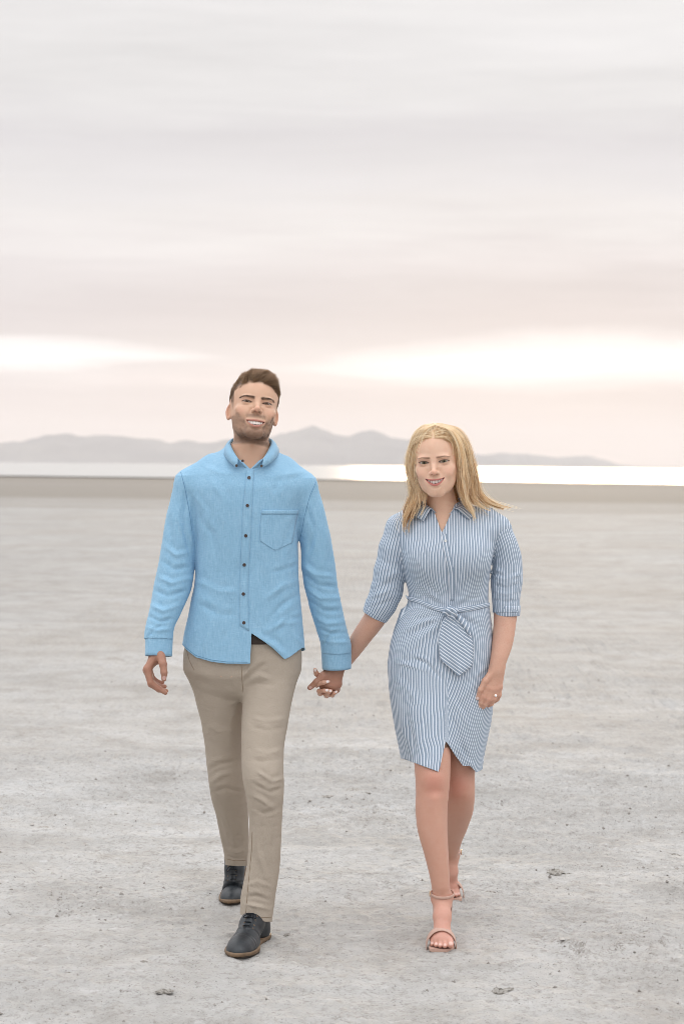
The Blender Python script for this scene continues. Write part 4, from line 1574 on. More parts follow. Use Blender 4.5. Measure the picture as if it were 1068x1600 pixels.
    for j in (3, 0, 1, 2):
        A = np.array([P(*c[j]) for c in cols])
        rows.append(np.stack([pchip(np.arange(len(cols)), A[:, k], u) for k in range(3)], 1))
    mid = rows[1] * 0.72 + rows[0] * 0.28
    rows = [rows[0], mid, rows[1], rows[1] * 0.45 + rows[2] * 0.55 + np.array([0, 0, 0.002]), rows[2], rows[3]]
    V = np.concatenate(rows); nn_ = len(u)
    idx = np.arange(len(V)).reshape(len(rows), nn_)
    f = np.stack([idx[:-1, :-1], idx[:-1, 1:], idx[1:, 1:], idx[1:, :-1]], -1).reshape(-1, 4)
    V2, T2, _, _ = solidify(V, tris_of(f), 0.0022)
    collar = mesh_obj('collar', V2, T2, denim, shirt)
    for bx, by, Y in ((369.5, 727.5, 6.272), (408.5, 728, 6.272), (379, 720, 6.282)):
        V, f = disc(P(bx, by, Y - 0.003), np.array([0, -1.0, 0.1]), 0.0046, 0.0014)
        mesh_obj('button', V, f, but, shirt)

    # cuffs
    for arm, ext, tilt in ((armL, 0.004, 0.0), (armR, 0.000, 0.0)):
        a, b = P(*arm[-2][:3]), P(*arm[-1][:3])
        dr_ = (b - a) / np.linalg.norm(b - a)
        r1 = arm[-1][3] * arm[-1][2] / F_PX * 1.045
        end = b - dr_ * (0.010 if arm is armL else 0.016)
        L = 0.068
        rr, ff, uu = frame_from(dr_, np.array([0, 1.0, 0]))
        rows = []
        for s in np.linspace(0, 1, 9):
            for k in range(40):
                an = 2 * math.pi * k / 40
                wob = 1 + 0.02 * math.sin(3 * an + s * 2) + 0.012 * math.sin(5 * an + 1)
                w_ = r1 * (1.01 + 0.035 * (1 - s)) * wob
                rows.append(end - dr_ * L * (1 - s) + (rr * math.cos(an) + uu * math.sin(an) * 0.92) * w_)
        V = np.array(rows)
        idx = np.arange(360).reshape(9, 40)
        f = np.stack([idx[:-1], np.roll(idx, -1, 1)[:-1], np.roll(idx, -1, 1)[1:], idx[1:]], -1).reshape(-1, 4)
        tt = tris_of(f)
        if ((vnormals(V, tt) * (V - V.mean(0))).sum(1)).mean() < 0:
            tt = tt[:, ::-1]
        V2, T2, _, _ = solidify(V, tt, 0.0026)
        cuff = mesh_obj('cuff', V2, T2, denim, shirt)

    # ---- trousers
    pel = stations([(1092, 352, 404, .04, .05), (1082, 330, 428, .075, .085), (1068, 308, 450, .098, .112), (1045, 290, 467, .114, .126), (1018, 289, 469, .113, .120), (1000, 295, 464, .108, .112), (985, 300, 459, .104, .108), (960, 304, 456, .10, .104)], 6.40)
    legB = [(338, 1000, 6.41, 36), (334, 1022, 6.41, 42), (333, 1040, 6.41, 43), (342, 1091, 6.42, 37), (348, 1139, 6.44, 32), (351, 1183, 6.46, 29.5), (355, 1222, 6.48, 29), (362, 1270, 6.56, 26), (367, 1311, 6.64, 22), (371, 1352, 6.70, 18.5), (372, 1362, 6.71, 18)]
    legF = [(420, 1000, 6.40, 38), (422, 1022, 6.395, 44), (422, 1040, 6.39, 45.5), (418, 1091, 6.34, 39), (413, 1135, 6.29, 35.5), (410, 1172, 6.25, 33), (411, 1212, 6.21, 32.5), (414, 1250, 6.20, 28.5), (414.5, 1290, 6.20, 25.2), (412, 1345, 6.20, 25.6), (403, 1402, 6.19, 26.5), (399.5, 1446, 6.175, 25.0)]

    sB, sF = limb(legB, 1.0), limb(legF, 1.0)
    def dB(p): return loft(p, sB, 2.0)
    def dF(p): return loft(p, sF, 2.0)

    def f_tr(p):
        d = loft(p, pel, 2.4)
        lg = smin(dB(p), dF(p), 0.006)
        return smin(d, lg, 0.03)
    v, q = nets(f_tr, P(270, 1465, 6.4) - np.array([0, .36, 0.0]), P(490, 955, 6.4) + np.array([0, .42, 0]), 0.0045, lip=1.6)
    t = tris_of(q); n = vnormals(v, t)
    isB = dB(v) < dF(v)
    fB = [([(326, 1226), (345, 1212), (372, 1205)], 5, 3.4), ([(324, 1205), (342, 1195), (370, 1190)], 5, -3.2), ([(330, 1240), (352, 1232), (380, 1240)], 5, -3.0), ([(300, 1060), (335, 1075), (374, 1072)], 8, -2.2),
          ([(345, 1260), (362, 1300), (368, 1335)], 6, 2.6), ([(352, 1325), (366, 1332), (384, 1328)], 4, 2.6), ([(354, 1338), (368, 1342), (384, 1340)], 3, -2.4), ([(374, 1080), (360, 1130), (358, 1180)], 8, 1.8), ([(318, 1130), (345, 1145), (372, 1140)], 7, 1.8),
          ([(338, 1270), (350, 1310), (357, 1340)], 4, -2.4)]
    fF = [([(378, 1068), (400, 1048), (418, 1035)], 5, -4.2), ([(379, 1060), (392, 1042), (406, 1028)], 4, 3.6), ([(385, 1062), (405, 1056), (425, 1062)], 5, 3.0), ([(381, 1075), (405, 1068), (432, 1072)], 5, -3.0),
          ([(392, 1122), (415, 1128), (446, 1124)], 5, 2.4), ([(390, 1135), (415, 1141), (446, 1138)], 5, -2.2), ([(396, 1172), (418, 1178), (442, 1172)], 5, 2.6), ([(390, 1186), (410, 1190), (440, 1186)], 5, -2.6),
          ([(400, 1205), (425, 1222), (444, 1216)], 4, 4.0), ([(395, 1225), (420, 1238), (442, 1232)], 4, -4.0), ([(388, 1240), (408, 1250), (432, 1268)], 5, 3.4), ([(395, 1262), (412, 1272), (440, 1262)], 5, -3.0),
          ([(400, 1285), (404, 1330), (416, 1380)], 5, 2.8), ([(390, 1300), (396, 1350)], 5, -2.2), ([(425, 1300), (424, 1350), (418, 1400)], 6, -2.2), ([(378, 1412), (398, 1416), (424, 1422)], 4, 3.4), ([(380, 1403), (400, 1400), (424, 1408)], 4, -3.0), ([(384, 1385), (402, 1378), (426, 1388)], 4, 2.0)]
    disp = np.zeros(len(v))
    disp[isB] = 1.7 * folds_disp(v[isB], n[isB], fB)
    disp[~isB] = 1.7 * folds_disp(v[~isB], n[~isB], fF)
    disp += 0.0012 * fbm(v * np.array([12, 12, 15], np.float32) + 5, 3)
    v = (v + n * disp[:, None]).astype(np.float32)
    px, py = proj(v)
    gB = py - np.interp(px, [345, 360, 372, 395], [1351, 1352.5, 1353.5, 1352])
    gF = py - np.interp(px, [370, 378, 384, 418, 432], [1423, 1430, 1433, 1441, 1439])
    gB = np.where(v[:, 1] > 6.72, py - 1347, gB)
    g = np.where(isB, gB, gF)
    g = np.maximum(g, (970 - py))
    v, t, _ = clip(v, t, g)
    castT = surf_caster(v, t)
    v2, t2, _, _ = solidify(v, t, 0.0018)
    chino = chino_material()
    tr = mesh_obj('trousers', v2, t2, chino, person)
    thr = plain('khaki_thread', (.24, .185, .13), 0.85, 0.2)
    for sm in ([(381, 1428), (387, 1436), (402, 1434), (424, 1433)], [(384, 1428), (388, 1380), (393, 1330), (394, 1300)], [(354, 1342), (368, 1345), (384, 1344)], [(380, 1082), (378, 1060), (377, 1040)], [(291, 1014), (296, 1032), (303, 1046)]):
        pts = []
        A = np.array(sm, float); l = np.linspace(0, 1, len(A))
        for s in np.linspace(0, 1, 26):
            h = castT(np.interp(s, l, A[:, 0]), np.interp(s, l, A[:, 1]))
            if h is not None and (not pts or np.linalg.norm(h[0] - pts[-1]) < 0.04):
                pts.append(h[0])
        if len(pts) > 4:
            V, T = tube_mesh(np.array(pts), 0.0011, 5)
            mesh_obj('seam', V, T, thr, tr)
    # belt
    bm = plain('dark_belt_leather', (.035, .022, .016), 0.5, 0.4)
    rows = []
    for pyb in (984, 987, 999, 1002):
        st = np.array(pel); z = P(380, pyb, 6.40)[2]
        for k in range(64):
            an = 2 * math.pi * k / 64
            cx, cy, rx_, rf, rb = (float(pchip(st[:, 0], st[:, j], np.array([z]))[0]) for j in range(1, 6))
            c_, s_ = math.cos(an), math.sin(an)
            kk = (abs(c_) ** 2.4 + abs(s_) ** 2.4) ** (-1 / 2.4)
            gr = 0.004 if pyb in (987, 999) else 0.002
            rows.append([cx + c_ * kk * (rx_ + gr), cy + s_ * kk * ((rf if s_ < 0 else rb) + gr), z])
    V = np.array(rows); idx = np.arange(256).reshape(4, 64)
    f = np.stack([idx[:-1], np.roll(idx, -1, 1)[:-1], np.roll(idx, -1, 1)[1:], idx[1:]], -1).reshape(-1, 4)
    mesh_obj('belt', V, f, bm, person)

    # ---- body: head, neck, torso, hands in one mesh
    parts, colrs = [], []

    def f_head(p):
        d = hd.sdf(p) * hd.s
        nk = tube(p, [hd.wor((0, -2.2, -3)), P(392, 716, 6.395), P(391, 745, 6.41)], [.056, .0605, .075], 0.02)
        adam = tube(p, [P(393, 700, 6.340), P(392, 716, 6.338)], [.007, .006])
        nk = smin(nk, adam, 0.02)
        tend = np.minimum(tube(p, [P(373, 697, 6.39), P(386, 732, 6.325)], [.010, .010]), tube(p, [P(414, 697, 6.38), P(397, 732, 6.325)], [.010, .010]))
        nk = smin(nk, tend, 0.02)
        d = smin(d, nk, 0.022)
        sh = loft(p, torso_st, 2.25) + 0.012
        return smin(d, sh, 0.02)
    v, q = nets(f_head, P(330, 742, 6.28) - np.array([0, 0.02, 0]), P(455, 565, 6.5) + np.array([0, 0.08, 0]), 0.0014)
    c, ql = hd.colours(v)
    hl = hd.hairline(ql)
    earm = smooth01(6.6, 6.9, np.abs(ql[:, 0])) * smooth01(2.8, 2.2, ql[:, 2]) * (ql[:, 1] > -4.2) * (ql[:, 1] < 2.0)
    fade = smooth01(-0.6, 1.3, hl) * (0.42 + 0.50 * smooth01(0.0, 4.0, ql[:, 2]))
    blend(c, fade * (1 - earm), (.085, .050, .030))
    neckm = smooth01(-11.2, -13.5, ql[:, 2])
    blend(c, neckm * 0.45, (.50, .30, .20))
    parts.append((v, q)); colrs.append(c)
    headmesh = (v, tris_of(q))

    # right hand, hanging (seen from the thumb side)
    handA = dict(index=[(244, 1022, 6.290), (230.5, 1045, 6.276), (235.5, 1066, 6.270), (247, 1075.5, 6.272), (258.5, 1082.5, 6.276)],
                 middle=[(245, 1022, 6.303), (230, 1047, 6.297), (236, 1069, 6.293), (248.5, 1077.5, 6.295), (259.5, 1079.5, 6.298)],
                 ring=[(246, 1022, 6.316), (230.5, 1046, 6.316), (237.5, 1067, 6.314), (249, 1073, 6.315), (257.5, 1072.5, 6.317)],
                 pinky=[(247, 1022, 6.326), (232, 1043, 6.333), (239, 1060, 6.333), (247.5, 1066, 6.333), (254, 1066.5, 6.333)])
    rad = dict(index=[.016, .0122, .0102, .0089, .0070], middle=[.016, .0125, .0104, .0090, .0072], ring=[.016, .0118, .0098, .0085, .0068], pinky=[.015, .0105, .0085, .0075, .0060])

    def f_handA(p):
        d = tube(p, PX([(249, 985, 6.32), (247, 1012, 6.306), (246, 1025, 6.305)]), [.029, .0265, .026], 0.01, axis=(1, 0, 0), squash=0.92)
        for k in handA:
            pt = PX(handA[k])
            palm = tube(p, pt[:2], rad[k][:2])
            fin = tube(p, pt[1:], rad[k][1:], 0.004)
            d = smin(d, smin(palm, fin, 0.008), 0.014 if k != 'pinky' else 0.012)
        th = tube(p, PX([(250, 1020, 6.285), (254.5, 1037, 6.262), (256.5, 1051, 6.255), (256.3, 1061, 6.256)]), [.017, .0122, .0104, .0082], 0.006)
        return smin(d, th, 0.010)
    v, q = nets(f_handA, P(215, 1098, 6.3) - np.array([0, .10, 0]), P(275, 990, 6.3) + np.array([0, .085, 0]), 0.0016)
    c = rgba(HAND, len(v))
    for k in handA:
        pt = PX(handA[k])
        for i in (1, 2, 3):
            blend(c, 0.35 * np.exp(-(np.linalg.norm(v - pt[i], axis=1) / 0.012) ** 2), (.40, .16, .11))
    nail = P(256.6, 1059.5, 6.246)
    tint_nails(v, c, [(nail, .0075)], (.60, .40, .36))
    parts.append((v, q)); colrs.append(c)

    # left hand, holding hers: back of the hand to the camera
    hb = dict(index=([(521, 1045, 6.450), (504.5, 1063, 6.438), (504, 1073, 6.452), (509, 1076, 6.478)], [.016, .0125, .0105, .009]),
              middle=([(524, 1045, 6.448), (513, 1069, 6.436), (511.5, 1079, 6.455), (515, 1081, 6.482)], [.016, .0125, .0105, .009]),
              ring=([(527, 1045, 6.449), (521.5, 1071.5, 6.438), (519.5, 1081, 6.457), (521, 1082, 6.484)], [.016, .0118, .0098, .0085]),
              pinky=([(530, 1045, 6.452), (528.5, 1069, 6.443), (526.5, 1078, 6.460), (526, 1079, 6.482)], [.014, .0105, .0088, .0075]))

    def f_handB(p):
        d = tube(p, PX([(525, 1012, 6.445), (525.5, 1040, 6.452), (523, 1050, 6.45)]), [.027, .026, .024], 0.01, axis=(0, 1, 0), squash=0.72)
        for k, (pt, rd) in hb.items():
            pt = PX(pt)
            d = smin(d, smin(tube(p, pt[:2], rd[:2]), tube(p, pt[1:], rd[1:], .004), .008), 0.012)
        th = tube(p, PX([(515, 1048, 6.447), (504, 1056, 6.434), (494, 1066, 6.428), (484, 1074.5, 6.428)]), [.015, .0125, .0108, .0085], 0.006)
        return smin(d, th, 0.010)
    v, q = nets(f_handB, P(470, 1100, 6.42) - np.array([0, .06, 0]), P(550, 1018, 6.45) + np.array([0, .08, 0]), 0.0016)
    c = rgba(HAND, len(v))
    for k, (pt, rd) in hb.items():
        blend(c, 0.4 * np.exp(-(np.linalg.norm(v - P(*pt[1]), axis=1) / 0.014) ** 2), (.38, .16, .11))
    tint_nails(v, c, [(P(484.5, 1074.5, 6.419), .0065)], (.58, .38, .33))
    parts.append((v, q)); colrs.append(c)

    # torso and legs under the clothes
    def f_core(p):
        d = loft(p, torso_st, 2.25) + 0.018
        d = smin(d, loft(p, pel, 2.4) + 0.02, 0.02)
        d = smin(d, np.minimum(dL(p), dR(p)) + 0.016, 0.02)
        return smin(d, np.minimum(dB(p), dF(p)) + 0.018, 0.03)
    v, q = nets(f_core, P(215, 1455, 6.4) - np.array([0, .34, 0.0]), P(560, 722, 6.4) + np.array([0, .42, 0]), 0.011, lip=1.8, steps=1)
    px, py = proj(v)
    keep = clip(v, q, np.maximum(np.maximum((py - 1340) * (v[:, 1] > 6.45), (py - 1425) * (v[:, 1] <= 6.45)), np.maximum(735 - py, np.where((px < 280) | (px > 492), py - 1005, -1))))
    parts.append(keep[:2]); colrs.append(rgba(MAN_K['skin'], len(keep[0])))
    V, T = join(parts)
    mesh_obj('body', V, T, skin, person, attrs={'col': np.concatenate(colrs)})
    eyes_teeth(hd, person, (.055, .028, .014))

    # ---- hair
    hv, ht = headmesh
    def topness(qq):
        return smooth01(5.0, 8.0, qq[:, 2] + 0.10 * qq[:, 1])
    def lenf(qq):
        top = topness(qq)
        edge = 1 - 0.70 * smooth01(3.2, 6.6, np.abs(qq[:, 0] + 0.2))
        return 0.30 + 0.40 * smooth01(2.0, 5.5, qq[:, 2]) + 2.35 * edge * top * (0.8 + 0.35 * smooth01(0, 8, qq[:, 1]))
    def dirf(qq, nl):
        top = topness(qq)[:, None]
        sweep = np.array([0.62, -0.30, 0.70])[None] + 0.40 * np.stack([np.sin(qq[:, 1] * 1.3 + qq[:, 0] * 1.1), np.cos(qq[:, 0] * 1.6 + qq[:, 1]), np.zeros(len(qq))], 1)
        down = np.array([0.0, -0.5, -0.8])[None]
        return nl * (0.30 + 0.25 * top) + sweep * top * 0.95 + down * (1 - top) * 1.0
    def scalp_keep(qc, cen):
        ear = (np.abs(qc[:, 0]) > 6.75) & (qc[:, 2] < 2.6) & (qc[:, 1] > -4.0) & (qc[:, 1] < 1.9)
        soft = np.random.default_rng(2).random(len(cen)) < smooth01(-0.35, 0.25, cen)
        return soft & ~ear & ((qc[:, 2] > 1.2) | (qc[:, 1] < 0.5))
    pa, ql = grow_hair(hd, hv, ht, 22000, lenf, dirf, 7, keepf=scalp_keep, seed=5, jit=0.10, bend=(0.08, -0.34, -0.18))
    r = np.random.default_rng(11)
    tone = r.random((len(pa), 1)) ** 1.4
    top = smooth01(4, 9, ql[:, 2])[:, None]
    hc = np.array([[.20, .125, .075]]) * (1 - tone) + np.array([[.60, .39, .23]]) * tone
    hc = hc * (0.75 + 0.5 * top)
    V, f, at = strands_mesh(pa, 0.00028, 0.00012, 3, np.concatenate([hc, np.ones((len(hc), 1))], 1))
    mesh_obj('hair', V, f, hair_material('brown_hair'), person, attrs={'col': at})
    # brows
    K = MAN_K
    def brow_keep(qc, cen):
        x, f, z = np.abs(qc[:, 0]), qc[:, 1], qc[:, 2]
        u = (x - 1.05) / (K['browx'] - 1.05)
        bz = K['browz'] + K['browl'] * np.clip(u, 0, 1) - 0.80 * np.clip(u - 0.60, 0, 1) ** 1.3 * 2.0
        th = np.clip(0.36 - 0.26 * np.clip(u, 0, 1) ** 1.5, 0.06, 1) * K['browt']
        return (np.abs(z - bz) < th * 0.9) & (u > -0.02) & (u < 1) & (f > 4)
    pa, ql = grow_hair(hd, hv, ht, 550, lambda q_: np.full(len(q_), 0.5), lambda q_, nl: nl * 0.25 + np.stack([np.sign(q_[:, 0]) * 1.0, -0.25 * np.ones(len(q_)), 0.35 * np.ones(len(q_))], 1), 4, keepf=brow_keep, seed=8)
    V, f, at = strands_mesh(pa, 0.0002, 0.00008, 3, np.tile([[.06, .036, .022, 1]], (len(pa), 1)))
    mesh_obj('eyebrows', V, f, hair_material('brow_hair'), person, attrs={'col': at})
    # stubble
    def beard_keep(qc, cen):
        x, f, z = np.abs(qc[:, 0]), qc[:, 1], qc[:, 2]
        lo = (z < -5.4 - 0.2 * np.maximum(0, 4.5 - x)) | ((np.abs(z - (K['nz'] - 1.7)) < 0.5) & (x < 3.0) & (f > 8)) | ((x > 5.0) & (z < -3.4))
        lips_z = hd.lips(x)
        lipz = (z < lips_z[0] + 0.75) & (z > lips_z[1] - 0.95) & (x < K['mw'] + 0.1)
        return lo & (~lipz) & (z > -11.7) & (f > 1.0)
    pa, ql = grow_hair(hd, hv, ht, 6000, lambda q_: np.full(len(q_), 0.24), lambda q_, nl: nl * 0.6 + np.array([[0, 0, -0.8]]), 3, keepf=beard_keep, seed=9)
    V, f, at = strands_mesh(pa, 0.00017, 0.00009, 3, np.tile([[.10, .058, .036, 1]], (len(pa), 1)))
    mesh_obj('beard_stubble', V, f, hair_material('beard_hair'), person, attrs={'col': at})

    # ---- shoes
    m, t_, b = material('black_leather')
    g_ = t_.n('ShaderNodeNewGeometry')
    n_ = t_.noise(g_.outputs['Position'], 40, 5, 0.65)
    n2_ = t_.noise(g_.outputs['Position'], 500, 3, 0.6)
    t_.l(t_.ramp(n_, [(.35, (.008, .011, .014)), (.62, (.018, .023, .028)), (.80, (.055, .055, .052))]), b.inputs['Base Color'])
    b.inputs['Roughness'].default_value = 0.42
    bump(t_, b, t_.math('ADD', n_, t_.math('MULTIPLY', n2_, 0.2)), 0.25, 0.004)
    mats = (m, plain('tan_welt', (.19, .125, .075), 0.6, 0.3, nscale=60), plain('black_lace', (.012, .014, .018), 0.7, 0.2), plain('dark_rubber', (.05, .038, .03), 0.7, 0.3))
    build_shoe(person, np.array([P(409, 1470, 6.245)[0], 6.245, ground_z(P(408, 1470, 6.245)[0], 6.1)]), -13, 0, 0.312, mats, -1)
    build_shoe(person, np.array([P(371, 1400, 6.955)[0], 6.955, ground_z(P(371, 1400, 6.9)[0], 6.72)]), -3, 38, 0.285, mats, 1, 11.5)
    return person, dict(cast=cast)


def ground_z(x, y):
    xs = x + np.array([-.06, 0, .06, -.04, .04]); ys = y + np.array([0, -.08, 0, .08, -.1])
    return float(ground_height(xs, ys).mean()) - 0.002


man, man_info = build_man()


# ------------------------------------------------------------------ the woman
def stripe_material(name='striped_cotton'):
    m, t, b = material(name)
    a = t.n('ShaderNodeAttribute', attribute_name='stripe')
    g = t.n('ShaderNodeNewGeometry')
    pos = g.outputs['Position']
    ph = t.math('FRACT', t.math('MULTIPLY', a.outputs['Fac'], 1.0 / 0.0094))
    tri = t.math('ABSOLUTE', t.math('SUBTRACT', ph, 0.5))
    white = t.ramp(tri, [(.125, (1, 1, 1)), (.165, (0, 0, 0))])
    weave = t.noise(t.mapping(pos, scale=(500, 500, 500)), 1.0, 3, 0.6)
    base = t.ramp(weave, [(.35, (.255, .325, .415)), (.65, (.315, .385, .475))])
    c = t.mix(white, base, (.74, .79, .86))
    t.l(c, b.inputs['Base Color'])
    b.inputs['Roughness'].default_value = 0.8
    b.inputs['Specular IOR Level'].default_value = 0.2
    wr = t.noise(t.mapping(pos, scale=(30, 30, 14)), 1.0, 4, 0.55, 0.8)
    bump(t, b, t.math('ADD', wr, t.math('MULTIPLY', weave, 0.05)), 0.30, 0.010)
    return m


def stripe_strip(name, cast, left, right, n, m, off, th, ufun, mat, parent, puff=0.0, pleat=0.0):
    """cloth laid over a surface with its own stripe direction; ufun(px, py) in metres"""
    L = np.asarray(left, float); Rr = np.asarray(right, float)
    def samp(Q, s):
        l = np.concatenate([[0], np.cumsum(np.hypot(*np.diff(Q, axis=0).T))]); l /= l[-1]
        return np.stack([pchip(l, Q[:, 0], s), pchip(l, Q[:, 1], s)], 1)
    A, B = samp(L, np.linspace(0, 1, n)), samp(Rr, np.linspace(0, 1, n))
    V, U, last = [], [], None
    for i in range(n):
        for j in range(m):
            w = j / (m - 1)
            q = A[i] * (1 - w) + B[i] * w
            hit = cast(q[0], q[1])
            if hit is None:
                hit = (P(q[0], q[1], last[0][1]), last[1]) if last is not None else (P(q[0], q[1], 6.36), np.array([0, -1.0, 0]))
            last = hit
            nn = hit[1] if hit[1][1] < 0 else -hit[1]
            nn = nn * 0.4 + np.array([0, -0.6, 0])
            pl = pleat * math.sin(w * 15 + 2.0 * math.sin(i / (n - 1) * 3)) * (1 - 0.75 * i / (n - 1))
            V.append(hit[0] + nn * (off + puff * math.sin(math.pi * w) + pl))
            U.append(ufun(q[0], q[1], i / (n - 1), w))
    V = np.array(V); U = np.array(U)
    Y = V[:, 1].reshape(n, m)
    for _ in range(6):                                   # relax: cloth bridges small dents
        Y[1:-1] = np.minimum(Y[1:-1], 0.5 * Y[1:-1] + 0.25 * (Y[:-2] + Y[2:]))
        Y[:, 1:-1] = np.minimum(Y[:, 1:-1], 0.5 * Y[:, 1:-1] + 0.25 * (Y[:, :-2] + Y[:, 2:]))
    V[:, 1] = Y.ravel()
    idx = np.arange(n * m).reshape(n, m)
    t = tris_of(np.stack([idx[:-1, :-1], idx[1:, :-1], idx[1:, 1:], idx[:-1, 1:]], -1).reshape(-1, 4))
    if vnormals(V, t)[:, 1].mean() > 0:
        t = t[:, ::-1]
    V2, T2, at, _ = solidify(V, t, th, {'stripe': U})
    return mesh_obj(name, V2, T2, mat, parent, attrs=at)


def build_woman():
    person = empty('person', (P(700, 1000, 6.42)[0], 6.42, 0.0))
    tag(person, 'blond young woman in striped blue shirt dress with nude heels, walking', 'person', 'couple walking hand in hand')
    bpy.context.view_layer.update()
    hd = woman_head
    skin = skin_material('woman_skin')
    SK = WOMAN_K['skin']
    HSK = (.60, .36, .265)
    Yc = 6.42
    st = stations([(1222, 628, 748, .112, .115), (1185, 625, 753, .116, .12), (1135, 616, 764, .122, .128), (1093, 609, 770, .124, .132), (1037, 605, 772, .122, .134), (1012, 608, 771, .118, .130),
                   (985, 616, 768, .112, .122), (962, 627, 765, .106, .110), (945, 637, 762, .101, .102), (930, 638, 762, .104, .100), (905, 633, 764, .118, .102), (875, 627, 768, .128, .104),
                   (850, 622, 773, .122, .104), (828, 624, 777, .104, .098), (812, 636, 768, .086, .088), (801, 652, 748, .072, .076), (793, 664, 730, .06, .066), (786, 670, 722, .054, .06)], Yc)
    aL = [(624, 824, 6.43, 21.5), (616, 858, 6.43, 24), (609, 893, 6.435, 24.5), (603, 924, 6.44, 24.5), (596, 942, 6.445, 23), (583, 966, 6.452, 20.5)]
    aR = [(777, 822, 6.43, 20), (786, 846, 6.43, 22), (792, 880, 6.435, 23), (791, 908, 6.435, 25), (790, 932, 6.43, 22.5), (791, 975, 6.42, 20.5)]
    sR_ = limb(aR, 0.95)

    lF = limb([(668, 960, 6.44, 34), (669, 1030, 6.41, 36), (670, 1100, 6.36, 36), (674, 1165, 6.31, 30.5), (675, 1196, 6.285, 28.2), (675.5, 1222, 6.27, 26.8), (675, 1240, 6.262, 25.6), (673.5, 1262, 6.255, 25.0), (674.5, 1290, 6.245, 23.8), (682, 1340, 6.225, 18.4), (687.5, 1380, 6.215, 14.6), (690, 1404, 6.212, 13.6), (690.5, 1412, 6.212, 13.4)], 1.08)
    lB = limb([(722, 960, 6.45, 32), (722, 1030, 6.45, 34), (722, 1100, 6.44, 34), (717, 1165, 6.43, 30), (715, 1207, 6.42, 26.5), (716.5, 1235, 6.42, 25), (715.5, 1262, 6.46, 24), (709.5, 1293, 6.56, 20.5), (704.5, 1318, 6.67, 15.5), (702.5, 1338, 6.76, 12.3), (701, 1350, 6.79, 12)], 1.1)
    thF = [r_ for r_ in lF if r_[0] > P(675, 1232, 6.27)[2]]
    thB = [r_ for r_ in lB if r_[0] > P(715, 1232, 6.42)[2]]

    def d_torso(p):
        d = loft(p, st, 2.2)
        d = smin(d, loft(p, thF, 2.0) - 0.007, 0.05)
        d = smin(d, loft(p, thB, 2.0) - 0.004, 0.04)
        d = smin(d, cap_tube_px(p, [(668, 806, 6.43, 17), (640, 812, 6.43, 18), (624, 826, 6.43, 21)], .01), 0.02)
        d = smin(d, cap_tube_px(p, [(722, 806, 6.43, 17), (756, 809, 6.43, 18), (777, 824, 6.43, 20.5)], .01), 0.02)
        # bust
        d = smin(d, ell(p, P(668, 872, 6.335), (.062, .048, .06)), 0.05)
        return smin(d, ell(p, P(733, 872, 6.335), (.062, .048, .06)), 0.05)
    dLf = lambda p: cap_tube_px(p, aL, 0.012)
    dRf = lambda p: loft(p, sR_, 2.0)

    def f_dress(p):
        d = smin(d_torso(p), dLf(p), 0.012)
        return smin(d, dRf(p), 0.012)
    v, q = nets(f_dress, P(555, 1226, Yc) - np.array([0, .27, 0]), P(830, 782, Yc) + np.array([0, .17, 0]), 0.0040, lip=1.7)
    t = tris_of(q); n = vnormals(v, t)
    dl, dr, dt = dLf(v), dRf(v), d_torso(v)
    isL = (dl < dt) & (dl < dr); isR = (dr < dt) & ~isL
    tor = ~(isL | isR)
    K0 = (703, 955)
    fold_b = []
    for ex_, ey_, am, wd in ((640, 860, 2.2, 5), (652, 842, -2.2, 5), (664, 870, 3.2, 5), (676, 850, -2.8, 4.5), (686, 878, 3.4, 4.5), (694, 860, -2.8, 4), (712, 868, 3.2, 4.5), (722, 880, -3.2, 4.5), (732, 862, 3.0, 5), (745, 885, -2.6, 5),
                             (642, 905, 2.8, 4), (645, 925, -3.0, 4), (760, 905, 2.6, 4), (758, 928, -2.8, 4)):
        mx, my = (ex_ * 0.45 + K0[0] * 0.55, ey_ * 0.45 + K0[1] * 0.55 - 3)
        fold_b.append(([(ex_, ey_), (mx, my), (K0[0] + (ex_ - K0[0]) * 0.08, K0[1] - 8)], wd, am))
    for ex_, ey_, am, wd in ((628, 985, 3.6, 5), (620, 1005, -3.0, 6), (640, 1015, 3.0, 6), (655, 1040, -2.6, 6), (672, 1045, 2.6, 6), (748, 1000, 3.0, 5), (760, 985, -3.0, 5), (765, 1030, 2.2, 6), (730, 1020, -2.2, 5), (640, 968, -3.4, 4)):
        mx, my = (ex_ * 0.5 + K0[0] * 0.5, ey_ * 0.45 + (K0[1] + 4) * 0.55)
        fold_b.append(([(K0[0] + (ex_ - K0[0]) * 0.12, K0[1] + 6), (mx, my), (ex_, ey_)], wd, am))
    fold_b += [([(640, 1028), (665, 1036), (690, 1062)], 4, -4.5), ([(615, 1035), (640, 1040), (668, 1050)], 5, 3.5), ([(612, 1060), (635, 1075), (655, 1100)], 7, 2.5), ([(622, 1100), (628, 1140), (640, 1175)], 6, 3.2), ([(634, 1110), (642, 1150), (650, 1188)], 5, -3.2),
               ([(694, 1060), (696, 1110), (696, 1156)], 2.6, -4.5), ([(690, 1060), (692, 1110), (690, 1190)], 4, 3.5), ([(700, 1085), (722, 1120), (745, 1155)], 5, 3.6), ([(700, 1110), (715, 1145), (728, 1190)], 5, -4.0), ([(705, 1160), (725, 1185), (742, 1200)], 4, 4.0),
               ([(760, 1060), (752, 1110), (748, 1160)], 6, 2.6), ([(770, 1040), (745, 1060), (720, 1068)], 5, -2.5), ([(755, 1040), (730, 1080), (712, 1100)], 5, 2.4), ([(660, 1110), (664, 1150), (668, 1196)], 7, -2.4)]
